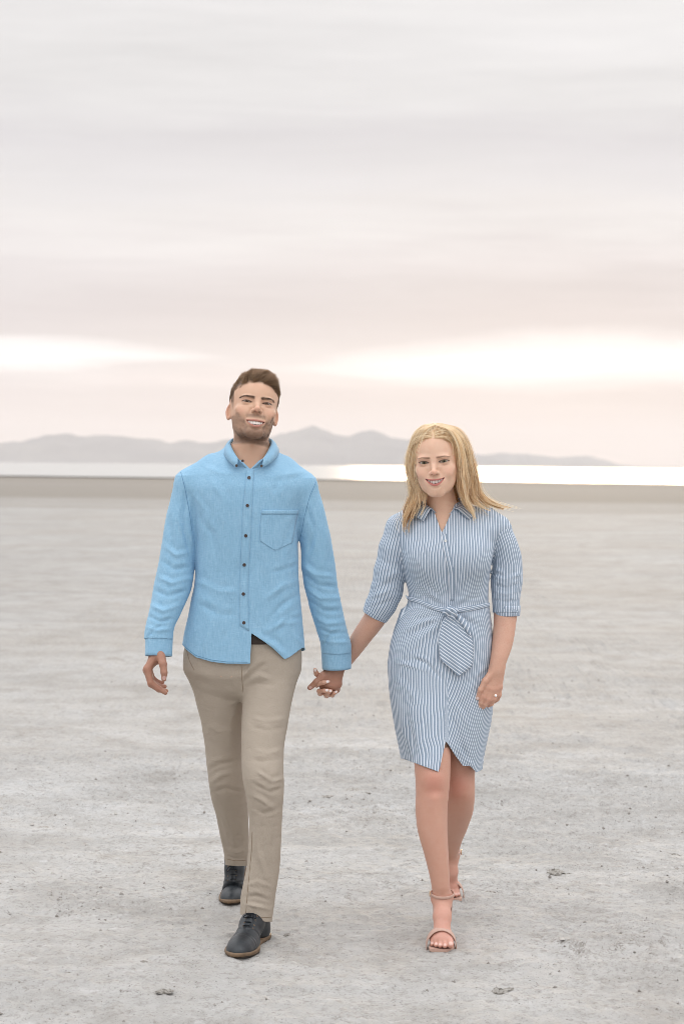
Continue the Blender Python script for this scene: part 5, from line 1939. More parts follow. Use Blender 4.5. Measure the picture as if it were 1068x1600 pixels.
    slv = [([(572, 935), (595, 928), (628, 915)], 4, 3.5), ([(578, 922), (600, 915), (628, 902)], 4, -3.5), ([(584, 905), (604, 902), (628, 890)], 4, 2.8), ([(596, 875), (612, 885), (626, 880)], 5, -2.6), ([(612, 850), (618, 880), (628, 905)], 4, 3.0),
           ([(573, 950), (594, 945), (622, 934)], 3.5, -3.2), ([(766, 900), (788, 906), (815, 897)], 4, 4.0), ([(766, 912), (790, 919), (813, 912)], 3.5, -4.5), ([(768, 924), (790, 929), (811, 924)], 3.5, 3.5), ([(768, 937), (790, 941), (811, 938)], 3.5, -3.6),
           ([(770, 870), (775, 890), (790, 900)], 4, 3.0), ([(768, 850), (771, 880), (768, 905)], 4, -4.0), ([(800, 840), (805, 870), (812, 890)], 6, -2.0), ([(780, 830), (784, 860)], 5, 2.0)]
    disp = np.zeros(len(v))
    disp[tor] = folds_disp(v[tor], n[tor], fold_b)
    disp[~tor] = folds_disp(v[~tor], n[~tor], slv)
    disp += 0.0011 * fbm(v * np.array([14, 14, 9], np.float32) + 31, 3)
    # stripes follow the cloth: round the trunk, round each sleeve
    S = np.array(st)
    cx = pchip(S[:, 0], S[:, 1], v[:, 2]); rx = pchip(S[:, 0], S[:, 3], v[:, 2])
    ang = np.arcsin(np.clip((v[:, 0] - cx) / np.maximum(rx, .05), -1, 1) * 0.96)
    ang = np.where(v[:, 1] > Yc, np.sign(ang + 1e-9) * math.pi - ang, ang)
    px, py = proj(v)
    rows_w = np.interp(py, [790, 830, 880, 930, 950, 1000, 1040, 1120, 1210], [.142, .148, .150, .138, .138, .158, .165, .160, .150])
    stripe = ang * rows_w
    knot_pull = np.exp(-((px - 703) / 60) ** 2 - ((py - 950) / 34) ** 2)
    stripe = stripe * (1 + 0.55 * knot_pull)
    stripe = stripe + 0.010 * fbm(np.stack([px / 70, py / 60], 1), 2) * smooth01(980, 1060, py)
    # the wrap: right-hand skirt panel runs on a slant
    sk = smooth01(1040, 1120, py) * smooth01(694, 700, px)
    stripe = stripe + sk * ((py - 1040) * 0.0021 * 0.28)
    def limb_u(pts):
        A, B = P(*pts[0][:3]), P(*pts[-1][:3])
        ax = (B - A) / np.linalg.norm(B - A)
        r_, f_, u_ = frame_from(ax, np.array([0, 1.0, 0]))
        tt = np.clip((v0 - A) @ ax / np.linalg.norm(B - A), 0, 1)
        C = np.stack([np.interp(tt, np.linspace(0, 1, len(pts)), [P(*a_[:3])[k] for a_ in pts]) for k in range(3)], 1)
        d_ = v0 - C
        return np.arctan2(d_ @ r_, -(d_[:, 1])) * 0.050
    topm = smooth01(885, 835, py)
    cx0 = P(700, 860, Yc)[0]
    stripe = stripe * (1 - topm) + (v[:, 0] - cx0) * 1.05 * topm
    stripe0 = stripe + disp * 0.7
    v0 = v.copy()
    v = (v + n * disp[:, None]).astype(np.float32)
    px, py = proj(v)
    front = v[:, 1] < Yc - 0.02
    hem = py - np.interp(px, [600, 629, 647, 685, 685.2, 696, 700.6, 712, 723, 734, 744, 752, 775], [1184, 1185.5, 1192, 1206, 1206, 1158, 1164, 1182, 1197, 1197, 1207, 1203, 1200])
    hemb = py - np.interp(px, [600, 629, 690, 750, 775], [1184, 1185, 1192, 1200, 1200])
    g = np.where(front, hem, hemb)
    dirL = P(*aL[-1][:3]) - P(*aL[-2][:3]); dirL /= np.linalg.norm(dirL)
    gL = (v - P(*aL[-1][:3])) @ dirL + 0.018
    vee = np.where(front, np.minimum((833 - py) - np.abs(px - (690 + (833 - py) * 0.02)) * np.where(px < 690, 2.6, 2.35), py - 770), -1e3)
    neck = -ell(v, P(692, 784, 6.415), (.046, .075, .036)) * 400
    g_t = np.maximum(g, np.maximum(vee, neck))
    dl, dr, dt = dl - 1e-6, dr - 1e-6, dt
    pieces, au = [], {'stripe': []}
    uL, uR = limb_u(aL), limb_u(aR)
    for fld, uu_ in ((dt - np.minimum(dl, dr), stripe0), (np.maximum(dl - dt, dl - dr), uL), (np.maximum(dr - dt, dr - dl), uR)):
        pv, pt, pa_ = clip(v, t, fld * 1000.0, {'stripe': uu_, 'g': g_t if uu_ is stripe0 else (gL * 470 if uu_ is uL else py - 957)})
        pv, pt, pa_ = clip(pv, pt, pa_['g'], {'stripe': pa_['stripe']})
        pieces.append((pv, pt)); au['stripe'].append(pa_['stripe'])
    v, t = join(pieces)
    at = {'stripe': np.concatenate(au['stripe'])}
    cast = surf_caster(v, t)
    v2, t2, at2, _ = solidify(v, t, 0.0014, at)
    cot = stripe_material()
    dress = mesh_obj('dress', v2, t2, cot, person, attrs=at2)
    dress['label'] = 'blue and white striped shirt dress knotted at the waist'

    # collar
    cols = [((674.5, 794, 6.352), (669, 799, 6.340), (660.5, 814, 6.333), (681, 801, 6.345)), ((665, 788, 6.375), (657, 793, 6.366), (648, 806, 6.360), (672, 796, 6.372)),
            ((659, 782, 6.42), (650, 787, 6.42), (642, 799, 6.42), (664, 791, 6.42)), ((668, 777, 6.47), (660, 782, 6.485), (654, 794, 6.50), (670, 790, 6.47)),
            ((691, 774, 6.49), (691, 779, 6.507), (691, 792, 6.52), (691, 792, 6.49)), ((714, 777, 6.47), (722, 782, 6.485), (728, 794, 6.50), (712, 790, 6.47)),
            ((723, 782, 6.42), (733, 787, 6.42), (741, 799, 6.42), (718, 791, 6.42)), ((717, 788, 6.375), (728, 793, 6.366), (741, 805, 6.358), (710, 797, 6.372)),
            ((709, 794, 6.352), (717, 798, 6.340), (731, 811, 6.333), (701, 803, 6.345))]
    u = np.linspace(0, len(cols) - 1, 49)
    rows = []
    for j in (3, 0, 1, 2):
        A = np.array([P(*c[j]) for c in cols])
        rows.append(np.stack([pchip(np.arange(len(cols)), A[:, k], u) for k in range(3)], 1))
    rows = [rows[0], rows[0] * 0.3 + rows[1] * 0.7, rows[1], rows[1] * 0.4 + rows[2] * 0.6 + np.array([0, 0, .002]), rows[2], rows[3]]
    V = np.concatenate(rows)
    idx = np.arange(len(V)).reshape(len(rows), len(u))
    f = np.stack([idx[:-1, :-1], idx[:-1, 1:], idx[1:, 1:], idx[1:, :-1]], -1).reshape(-1, 4)
    uu = np.tile(u * 0.030, len(rows)) + np.repeat(np.arange(len(rows)) * 0.001, len(u))
    V2, T2, a2, _ = solidify(V, tris_of(f), 0.0018, {'stripe': uu})
    mesh_obj('collar', V2, T2, cot, dress, attrs=a2)
    # placket edge
    stripe_strip('placket', cast, [(688, 834), (693, 862), (700, 900), (702, 938)], [(697, 834), (702, 862), (709, 900), (709, 938)], 34, 4, 0.0022, 0.0024, lambda a, b, i, w: 0.0027 + w * 0.018, cot, dress)
    pearl = plain('pearl_button', (.75, .75, .74), 0.25, 0.5)
    for bx, by in ((697.5, 815), (695.5, 845)):
        h = cast(bx, by)
        if h is not None:
            V, f = disc(h[0] + np.array([0, -0.005, 0]), np.array([0, -1.0, 0.05]), 0.0048, 0.0014)
            mesh_obj('button', V, f, pearl, dress)
    # sash gathered into the knot
    along = lambda a, b, i, w: w * 0.030 + i * 0.012
    stripe_strip('sash', cast, [(634, 930), (656, 937), (680, 946), (697, 950)], [(638, 938), (660, 946), (682, 955), (698, 959)], 30, 9, 0.0015, 0.003, along, cot, dress, 0.003)
    stripe_strip('sash', cast, [(708, 950), (728, 947), (748, 944), (764, 941)], [(708, 959), (728, 956), (748, 952), (764, 948)], 30, 9, 0.0015, 0.003, along, cot, dress, 0.003)
    base = cast(703, 956)[0]
    kc = base + np.array([0, -0.016, 0])

    def f_knot(p):
        q_ = p - kc.astype(np.float32)
        d = ell(q_, (0.000, -0.002, 0.002), (.021, .016, .017))
        d = smin(d, tube(q_, [(-.020, .004, -.006), (-.010, -.014, .006), (.006, -.017, .010), (.020, -.004, .004)], [.008, .0095, .0095, .007], .004), .004)
        d = smin(d, tube(q_, [(-.006, -.010, .016), (.010, -.018, .000), (.008, -.012, -.016)], [.007, .0085, .008], .004), .004)
        d = d + 0.0016 * np.sin(q_[:, 0] * 330 + q_[:, 2] * 240)
        return d
    V, q = nets(f_knot, kc - .045, kc + .045, 0.0024)
    mesh_obj('knot', V, q, cot, dress, attrs={'stripe': ((V - kc) @ np.array([.5, .3, .8])) * 1.0})
    diag = lambda a, b, i, w: (a * 0.58 - b * 0.81) * 0.00214
    stripe_strip('sash_end', cast, [(697, 960), (688, 985), (685, 1010), (686, 1026), (700, 1042), (714, 1055)], [(711, 960), (724, 976), (734, 992), (738, 1012), (737, 1036), (717, 1056)], 40, 22, 0.012, 0.0018, diag, cot, dress, 0.008, 0.0035)
    stripe_strip('sash_end', cast, [(696, 960), (687, 978), (684, 1000), (685, 1018)], [(706, 962), (701, 985), (696, 1008), (690, 1023)], 22, 9, 0.006, 0.002, lambda a, b, i, w: w * 0.04 + i * 0.004, cot, dress, 0.004, 0.002)
    stripe_strip('sash_end', cast, [(708, 960), (718, 972), (726, 984), (730, 991)], [(713, 958), (724, 968), (731, 980), (735, 992)], 16, 5, 0.019, 0.002, lambda a, b, i, w: (a * .8 + b * .2) * .00214, cot, dress, 0.004)
    # rolled cuffs
    def cuff(end, axis, r0, r1, L, sq):
        axis = axis / np.linalg.norm(axis)
        rr, ff, u_ = frame_from(axis, np.array([0, 1.0, 0]))
        rows, US = [], []
        prof = [(0.0, 0.93), (0.02, 1.0), (0.10, 1.045), (0.5, 1.035), (0.92, 1.03), (1.0, 1.01), (1.0, 0.95)]
        for s, k_ in prof:
            for k in range(44):
                an = 2 * math.pi * k / 44
                wob = 1 + 0.022 * math.sin(3 * an + s) + 0.012 * math.sin(7 * an)
                w_ = (r0 * (1 - s) + r1 * s) * k_ * wob
                rows.append(end - axis * L * (1 - s) + (rr * math.cos(an) + u_ * math.sin(an) * sq) * w_)
                US.append(an * 0.046)
        V = np.array(rows); N = len(prof)
        idx = np.arange(N * 44).reshape(N, 44)
        f = np.stack([idx[:-1], np.roll(idx, -1, 1)[:-1], np.roll(idx, -1, 1)[1:], idx[1:]], -1).reshape(-1, 4)
        tt = tris_of(f)
        if ((vnormals(V, tt) * (V - V.mean(0))).sum(1)).mean() < 0:
            tt = tt[:, ::-1]
        V2, T2, a2, _ = solidify(V, tt, 0.002, {'stripe': np.array(US)})
        mesh_obj('cuff', V2, T2, cot, dress, attrs=a2)
    cuff(P(584.5, 963, 6.452), dirL, .0500, .0435, 0.042, 0.95)
    cuff(P(791, 962, 6.425), np.array([0.0, -0.01, -1.0]), .0445, .0425, 0.036, 0.95)

    # ---- body
    parts, colrs = [], []

    def f_head(p):
        d = hd.sdf(p) * hd.s
        nk = tube(p, [hd.wor((0, -1.8, -3)), P(689, 784, 6.405), P(692, 806, 6.425)], [.046, .0445, .055], 0.015)
        clav = np.minimum(tube(p, [P(686, 813, 6.368), P(655, 806, 6.40)], [.008, .008]), tube(p, [P(699, 813, 6.368), P(733, 806, 6.40)], [.008, .008]))
        chest = loft(p, st, 2.2) + 0.010
        chest = smin(chest, clav, 0.02)
        return smin(smin(d, nk, 0.018), chest, 0.03)
    v, q = nets(f_head, P(625, 842, 6.215) - np.array([0, 0.02, 0]), P(755, 655, 6.5) + np.array([0, 0.06, 0]), 0.0014)
    c, ql = hd.colours(v)
    hl = hd.hairline(ql)
    blend(c, smooth01(-0.2, 0.9, hl) * smooth01(-12, -8, ql[:, 2]), (.66, .49, .32))
    parts.append((v, q)); colrs.append(c)
    headmesh = (v, tris_of(q))

    # left arm and hand with the ring
    fing = dict(index=([(773, 1044, 6.340), (760, 1074, 6.326), (755, 1089, 6.320), (750.5, 1098, 6.324), (747.5, 1104, 6.330)], [.0135, .0096, .0084, .0074, .0058]),
                middle=([(776, 1044, 6.340), (767, 1077, 6.326), (763, 1093, 6.322), (758, 1101, 6.328), (753.5, 1106, 6.335)], [.0135, .0098, .0085, .0075, .0058]),
                ring=([(779, 1044, 6.342), (774, 1077, 6.330), (771.5, 1092, 6.328), (767, 1100, 6.336), (762, 1103, 6.344)], [.0135, .0094, .0081, .0072, .0056]),
                pinky=([(782, 1044, 6.345), (780.5, 1073, 6.337), (779.5, 1086, 6.336), (776.5, 1093, 6.343), (772, 1097, 6.352)], [.012, .0086, .0071, .0062, .0050]))

    def f_armR(p):
        d = tube(p, *resample(PX([(792, 925, 6.435), (789, 962, 6.42), (785, 1000, 6.385), (777, 1036, 6.346), (774, 1048, 6.340)]), [.043, .0385, .0352, .0265, .0250], 13), 0.0, axis=(0.0, 1, 0), squash=0.86)
        for k, (pt, rd) in fing.items():
            pt = PX(pt)
            d = smin(d, smin(tube(p, pt[:2], rd[:2]), tube(p, pt[1:], rd[1:], .003), .006), 0.010)
        th = tube(p, PX([(769, 1050, 6.335), (757, 1064, 6.318), (750, 1078, 6.314), (745.5, 1091, 6.320)]), [.013, .0100, .0086, .0064], 0.005)
        return smin(d, th, 0.008)
    v, q = nets(f_armR, P(738, 1115, 6.3) - np.array([0, .05, 0]), P(818, 930, 6.42) + np.array([0, .09, 0]), 0.0017)
    c = rgba(HSK, len(v))
    for k, (pt, rd) in fing.items():
        for i in (1, 2):
            blend(c, 0.4 * np.exp(-(np.linalg.norm(v - P(*pt[i]), axis=1) / 0.011) ** 2), (.58, .27, .20))
    tint_nails(v, c, [(P(745.5, 1091, 6.314), .0058), (P(747.5, 1103.5, 6.325), .0050)], (.78, .66, .62))
    parts.append((v, q)); colrs.append(c)
    # right arm and hand, wrapped round his
    g2 = dict(index=([(505, 1063, 6.492), (494.5, 1070, 6.470), (496, 1068.5, 6.428), (505, 1066.5, 6.418), (513, 1065, 6.420)], [.011, .0092, .0080, .0074, .0058]),
              middle=([(511, 1068, 6.494), (500, 1083, 6.476), (498.5, 1080, 6.438), (506, 1079.5, 6.423), (512, 1078.5, 6.423)], [.011, .0094, .0080, .0074, .0058]),
              ring=([(517, 1069, 6.496), (510, 1086.5, 6.478), (509.5, 1085, 6.445), (513, 1082, 6.428), (517, 1079.5, 6.425)], [.011, .0090, .0078, .0070, .0056]),
              pinky=([(523, 1067, 6.498), (519, 1086, 6.480), (519, 1085.5, 6.450), (522, 1083, 6.434), (525.5, 1081, 6.430)], [.010, .0080, .0068, .0060, .0050]))

    def f_armL(p):
        d = tube(p, *resample(PX([(603, 925, 6.44), (590, 958, 6.45), (566, 993, 6.475), (540, 1030, 6.505), (528, 1043, 6.508)]), [.044, .0385, .0335, .0262, .0235], 13), 0.0)
        for k, (pt, rd) in g2.items():
            pt = PX(pt)
            d = smin(d, smin(tube(p, [P(528, 1045, 6.506), pt[0]], [.014, rd[0] + .003]), tube(p, pt, rd, .003), .006), 0.008)
        th = tube(p, PX([(519, 1052, 6.500), (503, 1058, 6.478), (494.5, 1053, 6.458), (492, 1046.5, 6.452)]), [.012, .0095, .0082, .0062], 0.005)
        return smin(d, th, 0.008)
    v, q = nets(f_armL, P(478, 1100, 6.4) - np.array([0, .02, 0]), P(628, 925, 6.44) + np.array([0, .14, 0]), 0.0017)
    c = rgba(HSK, len(v))
    tint_nails(v, c, [(P(511.8, 1065, 6.413), .0062), (P(510.5, 1078.3, 6.416), .0058), (P(516, 1079.8, 6.418), .0055), (P(524.5, 1081.2, 6.424), .0050), (P(492, 1047.5, 6.445), .0060)], (.86, .80, .78))
    parts.append((v, q)); colrs.append(c)

    # legs and feet
    zF = ground_z(P(690, 1480, 6.10)[0], 6.12)
    zB = ground_z(P(702, 1400, 6.78)[0], 6.8)

    def foot(p, ank, heel, inst, ball, toes, sgn):
        d = tube(p, [ank, inst, ball], [.0285, .0275, .026], .012)
        ballw = ell(p, ball + np.array([0, 0.0, -.004]), (.041, .039, .021))
        d = smin(d, ballw, .02)
        d = smin(d, tube(p, [ank + np.array([0, .012, -.005]), heel], [.026, .0245], .01), .02)
        d = smin(d, tube(p, [heel, inst + np.array([0, .02, -.02]), ball], [.022, .019, .017], .01), .015)
        mal = np.minimum(ell(p, ank + np.array([.027, .006, .004]), (.010, .013, .013)), ell(p, ank + np.array([-.027, .006, -.002]), (.010, .013, .013)))
        d = smin(d, mal, .010)
        for a_, b_, r_ in toes:
            d = smin(d, tube(p, [a_, (a_ + b_) / 2 + np.array([0, 0, .004]), b_], [r_ * 1.05, r_, r_ * 0.9], .003), .004)
        return d

    ballF = np.array([P(690, 1462, 6.130)[0], 6.130, zF + .036])
    toesF = []
    for px_, Yt, r_ in ((703.5, 6.078, .0112), (694.5, 6.077, .0082), (687, 6.083, .0078), (680.5, 6.092, .0074), (674.5, 6.104, .0068)):
        b_ = np.array([P(px_, 1478, Yt)[0], Yt, zF + r_ + .012])
        a_ = np.array([ballF[0] + (b_[0] - ballF[0]) * 0.85, 6.118, zF + .030])
        toesF.append((a_, b_, r_))
    ankF, heelF, instF = P(690.5, 1404, 6.212), np.array([P(691, 1425, 6.262)[0], 6.262, zF + .092]), P(690.5, 1432, 6.172)

    def f_legF(p):
        d = smin(loft(p, lF, 2.0), foot(p, ankF, heelF, instF, ballF, toesF, 1), .012)
        d = smin(d, ell(p, P(677, 1221, 6.226), (.027, .018, .030)), .02)               # knee cap
        d = smin(d, tube(p, [P(679, 1250, 6.212), P(686, 1330, 6.196), P(690, 1385, 6.190)], [.010, .008, .008]), .03)   # shin
        return d
    v, q = nets(f_legF, P(630, 1490, 6.1) - np.array([.0, .06, .02]), P(712, 1165, 6.4) + np.array([0.02, .06, 0]), 0.0021)
    ankB = P(702, 1338, 6.775)
    ballB = np.array([P(701, 1400, 6.80)[0], 6.80, zB + .045])
    heelB = ankB + np.array([0, .055, -.025]); instB = (ankB + ballB) / 2 + np.array([0, -.018, 0])
    toesB = []
    for px_, Yt, r_ in ((693.5, 6.742, .0112), (701, 6.740, .0082), (707, 6.746, .0078), (712, 6.754, .0074), (716, 6.764, .0068)):
        b_ = np.array([P(px_, 1405, Yt)[0], Yt, zB + r_ + .012])
        a_ = np.array([ballB[0] + (b_[0] - ballB[0]) * 0.85, 6.782, zB + .032])
        toesB.append((a_, b_, r_))

    def f_legB(p):
        d = smin(loft(p, lB, 2.0), foot(p, ankB, heelB, instB, ballB, toesB, -1), .012)
        return smin(d, ell(p, P(718, 1228, 6.374), (.026, .018, .030)), .02)
    v_b, q_b = nets(f_legB, P(660, 1415, 6.75) - np.array([.0, .42, .02]), P(760, 1165, 6.4) + np.array([0.02, .50, 0]), 0.0024)
    for vv, qq, toes, knee in ((v, q, toesF, P(677, 1225, 6.20)), (v_b, q_b, toesB, P(716, 1228, 6.36))):
        c = rgba((.58, .335, .250), len(vv))
        blend(c, 0.55 * np.exp(-(np.linalg.norm((vv - knee) * np.array([1, .7, .8]), axis=1) / .04) ** 2), (.52, .205, .150))
        low = smooth01(.22, .05, vv[:, 2])
        blend(c, 0.5 * low, (.64, .33, .27))
        nails = [(b_ + np.array([0, -r_ * .55, r_ * .75]), r_ * .75) for a_, b_, r_ in toes]
        tint_nails(vv, c, nails, (.74, .50, .44))
        parts.append((vv, qq)); colrs.append(c)

    def f_core(p):
        d = loft(p, st, 2.2) + 0.016
        d = smin(d, np.minimum(dLf(p), dRf(p)) + 0.014, .02)
        return smin(d, np.minimum(loft(p, lF, 2.0), loft(p, lB, 2.0)) + .006, .03)
    vc, qc = nets(f_core, P(560, 1190, Yc) - np.array([0, .2, 0]), P(825, 800, Yc) + np.array([0, .2, 0]), 0.011, lip=1.8, steps=1)
    pxc, pyc = proj(vc)
    kv, kt, _ = clip(vc, qc, np.maximum(np.maximum(pyc - 1172, 838 - pyc), np.where((pxc < 622) | (pxc > 772), pyc - 940, -1)))
    parts.append((kv, kt)); colrs.append(rgba(SK, len(kv)))
    V, T = join(parts)
    mesh_obj('body', V, T, skin, person, attrs={'col': np.concatenate(colrs)})
    eyes_teeth(hd, person, (.16, .13, .075))

    # ---- ring
    gold = plain('gold', (.75, .50, .25), 0.2, 0.5, metal=1.0)
    a, b_ = P(774, 1077, 6.330), P(771.5, 1092, 6.328)
    c0 = a * 0.35 + b_ * 0.65
    ax = (b_ - a) / np.linalg.norm(b_ - a)
    r_, f_, u_ = frame_from(ax, np.array([0, 1.0, 0]))
    pts = [c0 + (r_ * math.cos(k) + u_ * math.sin(k)) * .0092 for k in np.linspace(0, 2 * math.pi, 25)]
    V, T = tube_mesh(np.array(pts), .0012, 6, cap=False)
    ring = mesh_obj('ring', V, T, gold, person)
    sc = c0 + np.array([.002, -.0115, .001])
    V = np.array([[0, -1, 0], [1, 0, 0], [.5, 0, .87], [-.5, 0, .87], [-1, 0, 0], [-.5, 0, -.87], [.5, 0, -.87], [0, .7, 0]]) * .0048 + sc
    T = np.array([[0, i, i % 6 + 1] for i in range(1, 7)] + [[7, i % 6 + 1, i] for i in range(1, 7)])
    mesh_obj('gemstone', V, T, plain('diamond', (.9, .9, .92), 0.05, 0.9), ring, smooth=False)

    # ---- sandals
    nude = plain('nude_suede', (.56, .37, .30), 0.65, 0.3, nscale=120, namt=0.15)
    for ank, heel, inst, ball, toes, zg, buck in ((ankF, heelF, instF, ballF, toesF, zF, -1), (ankB, heelB, instB, ballB, toesB, zB, 1)):
        toe = np.mean([b for _, b, _ in toes], 0)
        # footbed
        mids = [toe * np.array([1, 1, 0]) + np.array([0, -.002, zg + .006]), ball * np.array([1, 1, 0]) + np.array([0, -.01, zg + .008]), None, heel + np.array([0, .015, -.032])]
        mids[2] = (mids[1] + mids[3]) / 2 + np.array([0, 0, -.006])
        mids.append(heel + np.array([0, .034, -.030]))
        mids = [mids[0] + np.array([0, -.010, 0.0])] + mids
        wd = [.014, .034, .041, .027, .027, .012]
        L = np.linspace(0, 1, len(mids)); s = np.linspace(0, 1, 28)
        C = np.stack([pchip(L, np.array(mids)[:, k], s) for k in range(3)], 1); Wd = pchip(L, wd, s)
        rows = []
        for sgn, dz in ((-1, .004), (1, .004), (1, -.005), (-1, -.005)):
            rows.append(C + np.stack([sgn * Wd, np.zeros(28), np.full(28, dz)], 1))
        V = np.concatenate(rows); idx = np.arange(112).reshape(4, 28)
        f = [np.stack([idx[k, :-1], idx[(k + 1) % 4, :-1], idx[(k + 1) % 4, 1:], idx[k, 1:]], -1) for k in range(4)]
        f += [idx[:, :1].T, idx[::-1, -1:].T]
        sandal = mesh_obj('sandal', V, np.concatenate(f), nude, person, smooth=False)
        # heel
        top = mids[4] + np.array([0, .006, -.006])
        foot_z = zg if heel is heelF else max(zg, top[2] - .085)
        lean = np.array([0, .0, 0]) if heel is heelF else np.array([0, .045, 0])
        V, T = tube_mesh([top, top * .6 + np.array([top[0], top[1] + .004, foot_z]) * .4 + lean * .4, np.array([top[0], top[1] + .006, foot_z + .006]) + lean, np.array([top[0], top[1] + .006, foot_z + .0005]) + lean], [.023, .013, .010, .010], 12)
        mesh_obj('heel', V, T, nude, sandal)
        # ankle strap
        pts = []
        for k in np.linspace(0, 2 * math.pi, 41):
            pts.append(ank + np.array([.0372 * math.cos(k), .0405 * math.sin(k) + .003, .016 + .006 * math.sin(k)]))
        V, T = tube_mesh(np.array(pts), .0048, 8, cap=False, flat=(lambda i, P_=np.array(pts), a_=ank: (P_[i] - a_) * np.array([1, 1, 0]) / np.linalg.norm((P_[i] - a_)[:2]), 0.35))
        mesh_obj('ankle_strap', V, T, nude, sandal)
        bc = ank + np.array([buck * .0400, -.004, .016])
        pts = [bc + np.array([buck * .001, .0062 * sx, .0085 * sz]) for sx, sz in ((-1, -1), (-1, 1), (1, 1), (1, -1), (-1, -1), (-1, 0))]
        V, T = tube_mesh(np.array(pts), .0014, 6)
        mesh_obj('buckle', V, T, gold, sandal)
        # heel counter
        rows = []
        for hz, rr_ in ((-.030, .029), (-.01, .031), (.012, .0315), (.035, .0305), (.048, .0300)):
            for k in np.linspace(R(-15), R(195), 22):
                rows.append(heel + np.array([rr_ * math.cos(k) * 1.0, rr_ * math.sin(k) * 1.02 + (0.006 if hz < 0.02 else -.012 * (hz - .02) / .03), hz]))
        V = np.array(rows); idx = np.arange(len(V)).reshape(5, 22)
        tt = tris_of(np.stack([idx[:-1, :-1], idx[:-1, 1:], idx[1:, 1:], idx[1:, :-1]], -1).reshape(-1, 4))
        V2, T2, _, _ = solidify(V, tt, .002)
        mesh_obj('heel_counter', V2, T2, nude, sandal)
        # toe strap
        rows = []
        for dy, dz in ((-.012, -.003), (-.004, .0), (.006, .0025), (.014, .004)):
            for k in np.linspace(R(-20), R(200), 26):
                c2 = ball * 0.55 + (toe * np.array([1, 1, 0]) + np.array([0, 0, zg + .030])) * 0.45
                rows.append(np.array([c2[0] + .0465 * math.cos(k), c2[1] + dy + .008, zg + .010 + dz + max(math.sin(k), -.35) * .0535]))
        V = np.array(rows); idx = np.arange(len(V)).reshape(4, 26)
        tt = tris_of(np.stack([idx[:-1, :-1], idx[:-1, 1:], idx[1:, 1:], idx[1:, :-1]], -1).reshape(-1, 4))
        V2, T2, _, _ = solidify(V, tt, .002)
        mesh_obj('toe_strap', V2, T2, nude, sandal)

    # ---- hair: locks laid out from the parting over both shoulders
    r = np.random.default_rng(21)
    guides = [  # (px, py, Y) from the root to the tip, weight, spread px
        # right of the face
        ([(681, 665, 6.32), (698, 670, 6.30), (712, 690, 6.30), (718, 715, 6.315), (719, 742, 6.33), (723, 768, 6.33), (732, 790, 6.325), (742, 808, 6.32)], 1.0, 5),
        ([(681, 664, 6.34), (704, 670, 6.32), (721, 692, 6.33), (728, 720, 6.35), (730, 748, 6.36), (736, 772, 6.345), (750, 792, 6.335), (768, 801, 6.34)], 1.2, 7),
        ([(682, 663, 6.37), (708, 670, 6.36), (724, 696, 6.37), (730, 726, 6.39), (738, 752, 6.39), (748, 774, 6.38), (764, 790, 6.37), (784, 797, 6.37)], 1.1, 8),
        ([(682, 663, 6.40), (710, 671, 6.40), (725, 700, 6.42), (732, 732, 6.43), (742, 758, 6.42), (752, 778, 6.42), (770, 790, 6.42), (792, 797, 6.42)], 1.0, 8),
        ([(681, 664, 6.33), (702, 672, 6.305), (715, 696, 6.31), (721, 725, 6.325), (724, 755, 6.335), (727, 778, 6.33), (735, 800, 6.32), (739, 820, 6.32)], 0.8, 5),
        ([(682, 664, 6.42), (706, 674, 6.45), (722, 705, 6.47), (728, 740, 6.46), (730, 770, 6.45), (738, 792, 6.44), (748, 805, 6.44)], 0.9, 9),
        # left of the face
        ([(678, 665, 6.32), (664, 671, 6.30), (655, 690, 6.305), (650, 712, 6.32), (650, 738, 6.335), (655, 764, 6.34), (660, 786, 6.335), (656, 806, 6.325)], 1.0, 5),
        ([(677, 664, 6.34), (659, 671, 6.33), (649, 692, 6.335), (643, 716, 6.35), (645, 742, 6.36), (649, 768, 6.36), (650, 792, 6.345), (644, 812, 6.335)], 1.1, 6),
        ([(677, 664, 6.37), (656, 672, 6.365), (646, 696, 6.37), (641, 722, 6.385), (644, 750, 6.385), (646, 776, 6.375), (640, 800, 6.355), (635, 818, 6.345), (639, 834, 6.345)], 1.0, 5),
        ([(677, 664, 6.40), (656, 674, 6.41), (647, 700, 6.42), (643, 728, 6.43), (645, 756, 6.42), (643, 780, 6.40), (636, 802, 6.37), (634, 822, 6.355), (641, 838, 6.35)], 0.9, 5),
        ([(678, 664, 6.42), (660, 676, 6.45), (648, 706, 6.47), (645, 740, 6.46), (648, 770, 6.45), (650, 794, 6.43), (642, 812, 6.40)], 0.9, 9),
        ([(678, 664, 6.44), (668, 680, 6.485), (664, 715, 6.50), (666, 750, 6.49), (668, 780, 6.475), (664, 800, 6.46)], 1.3, 13),
        ([(682, 664, 6.44), (694, 680, 6.485), (702, 715, 6.50), (708, 750, 6.48), (714, 780, 6.46), (724, 800, 6.45)], 1.6, 13)]
    K_ = 22
    s = np.linspace(0, 1, K_)
    paths, cols_ = [], []
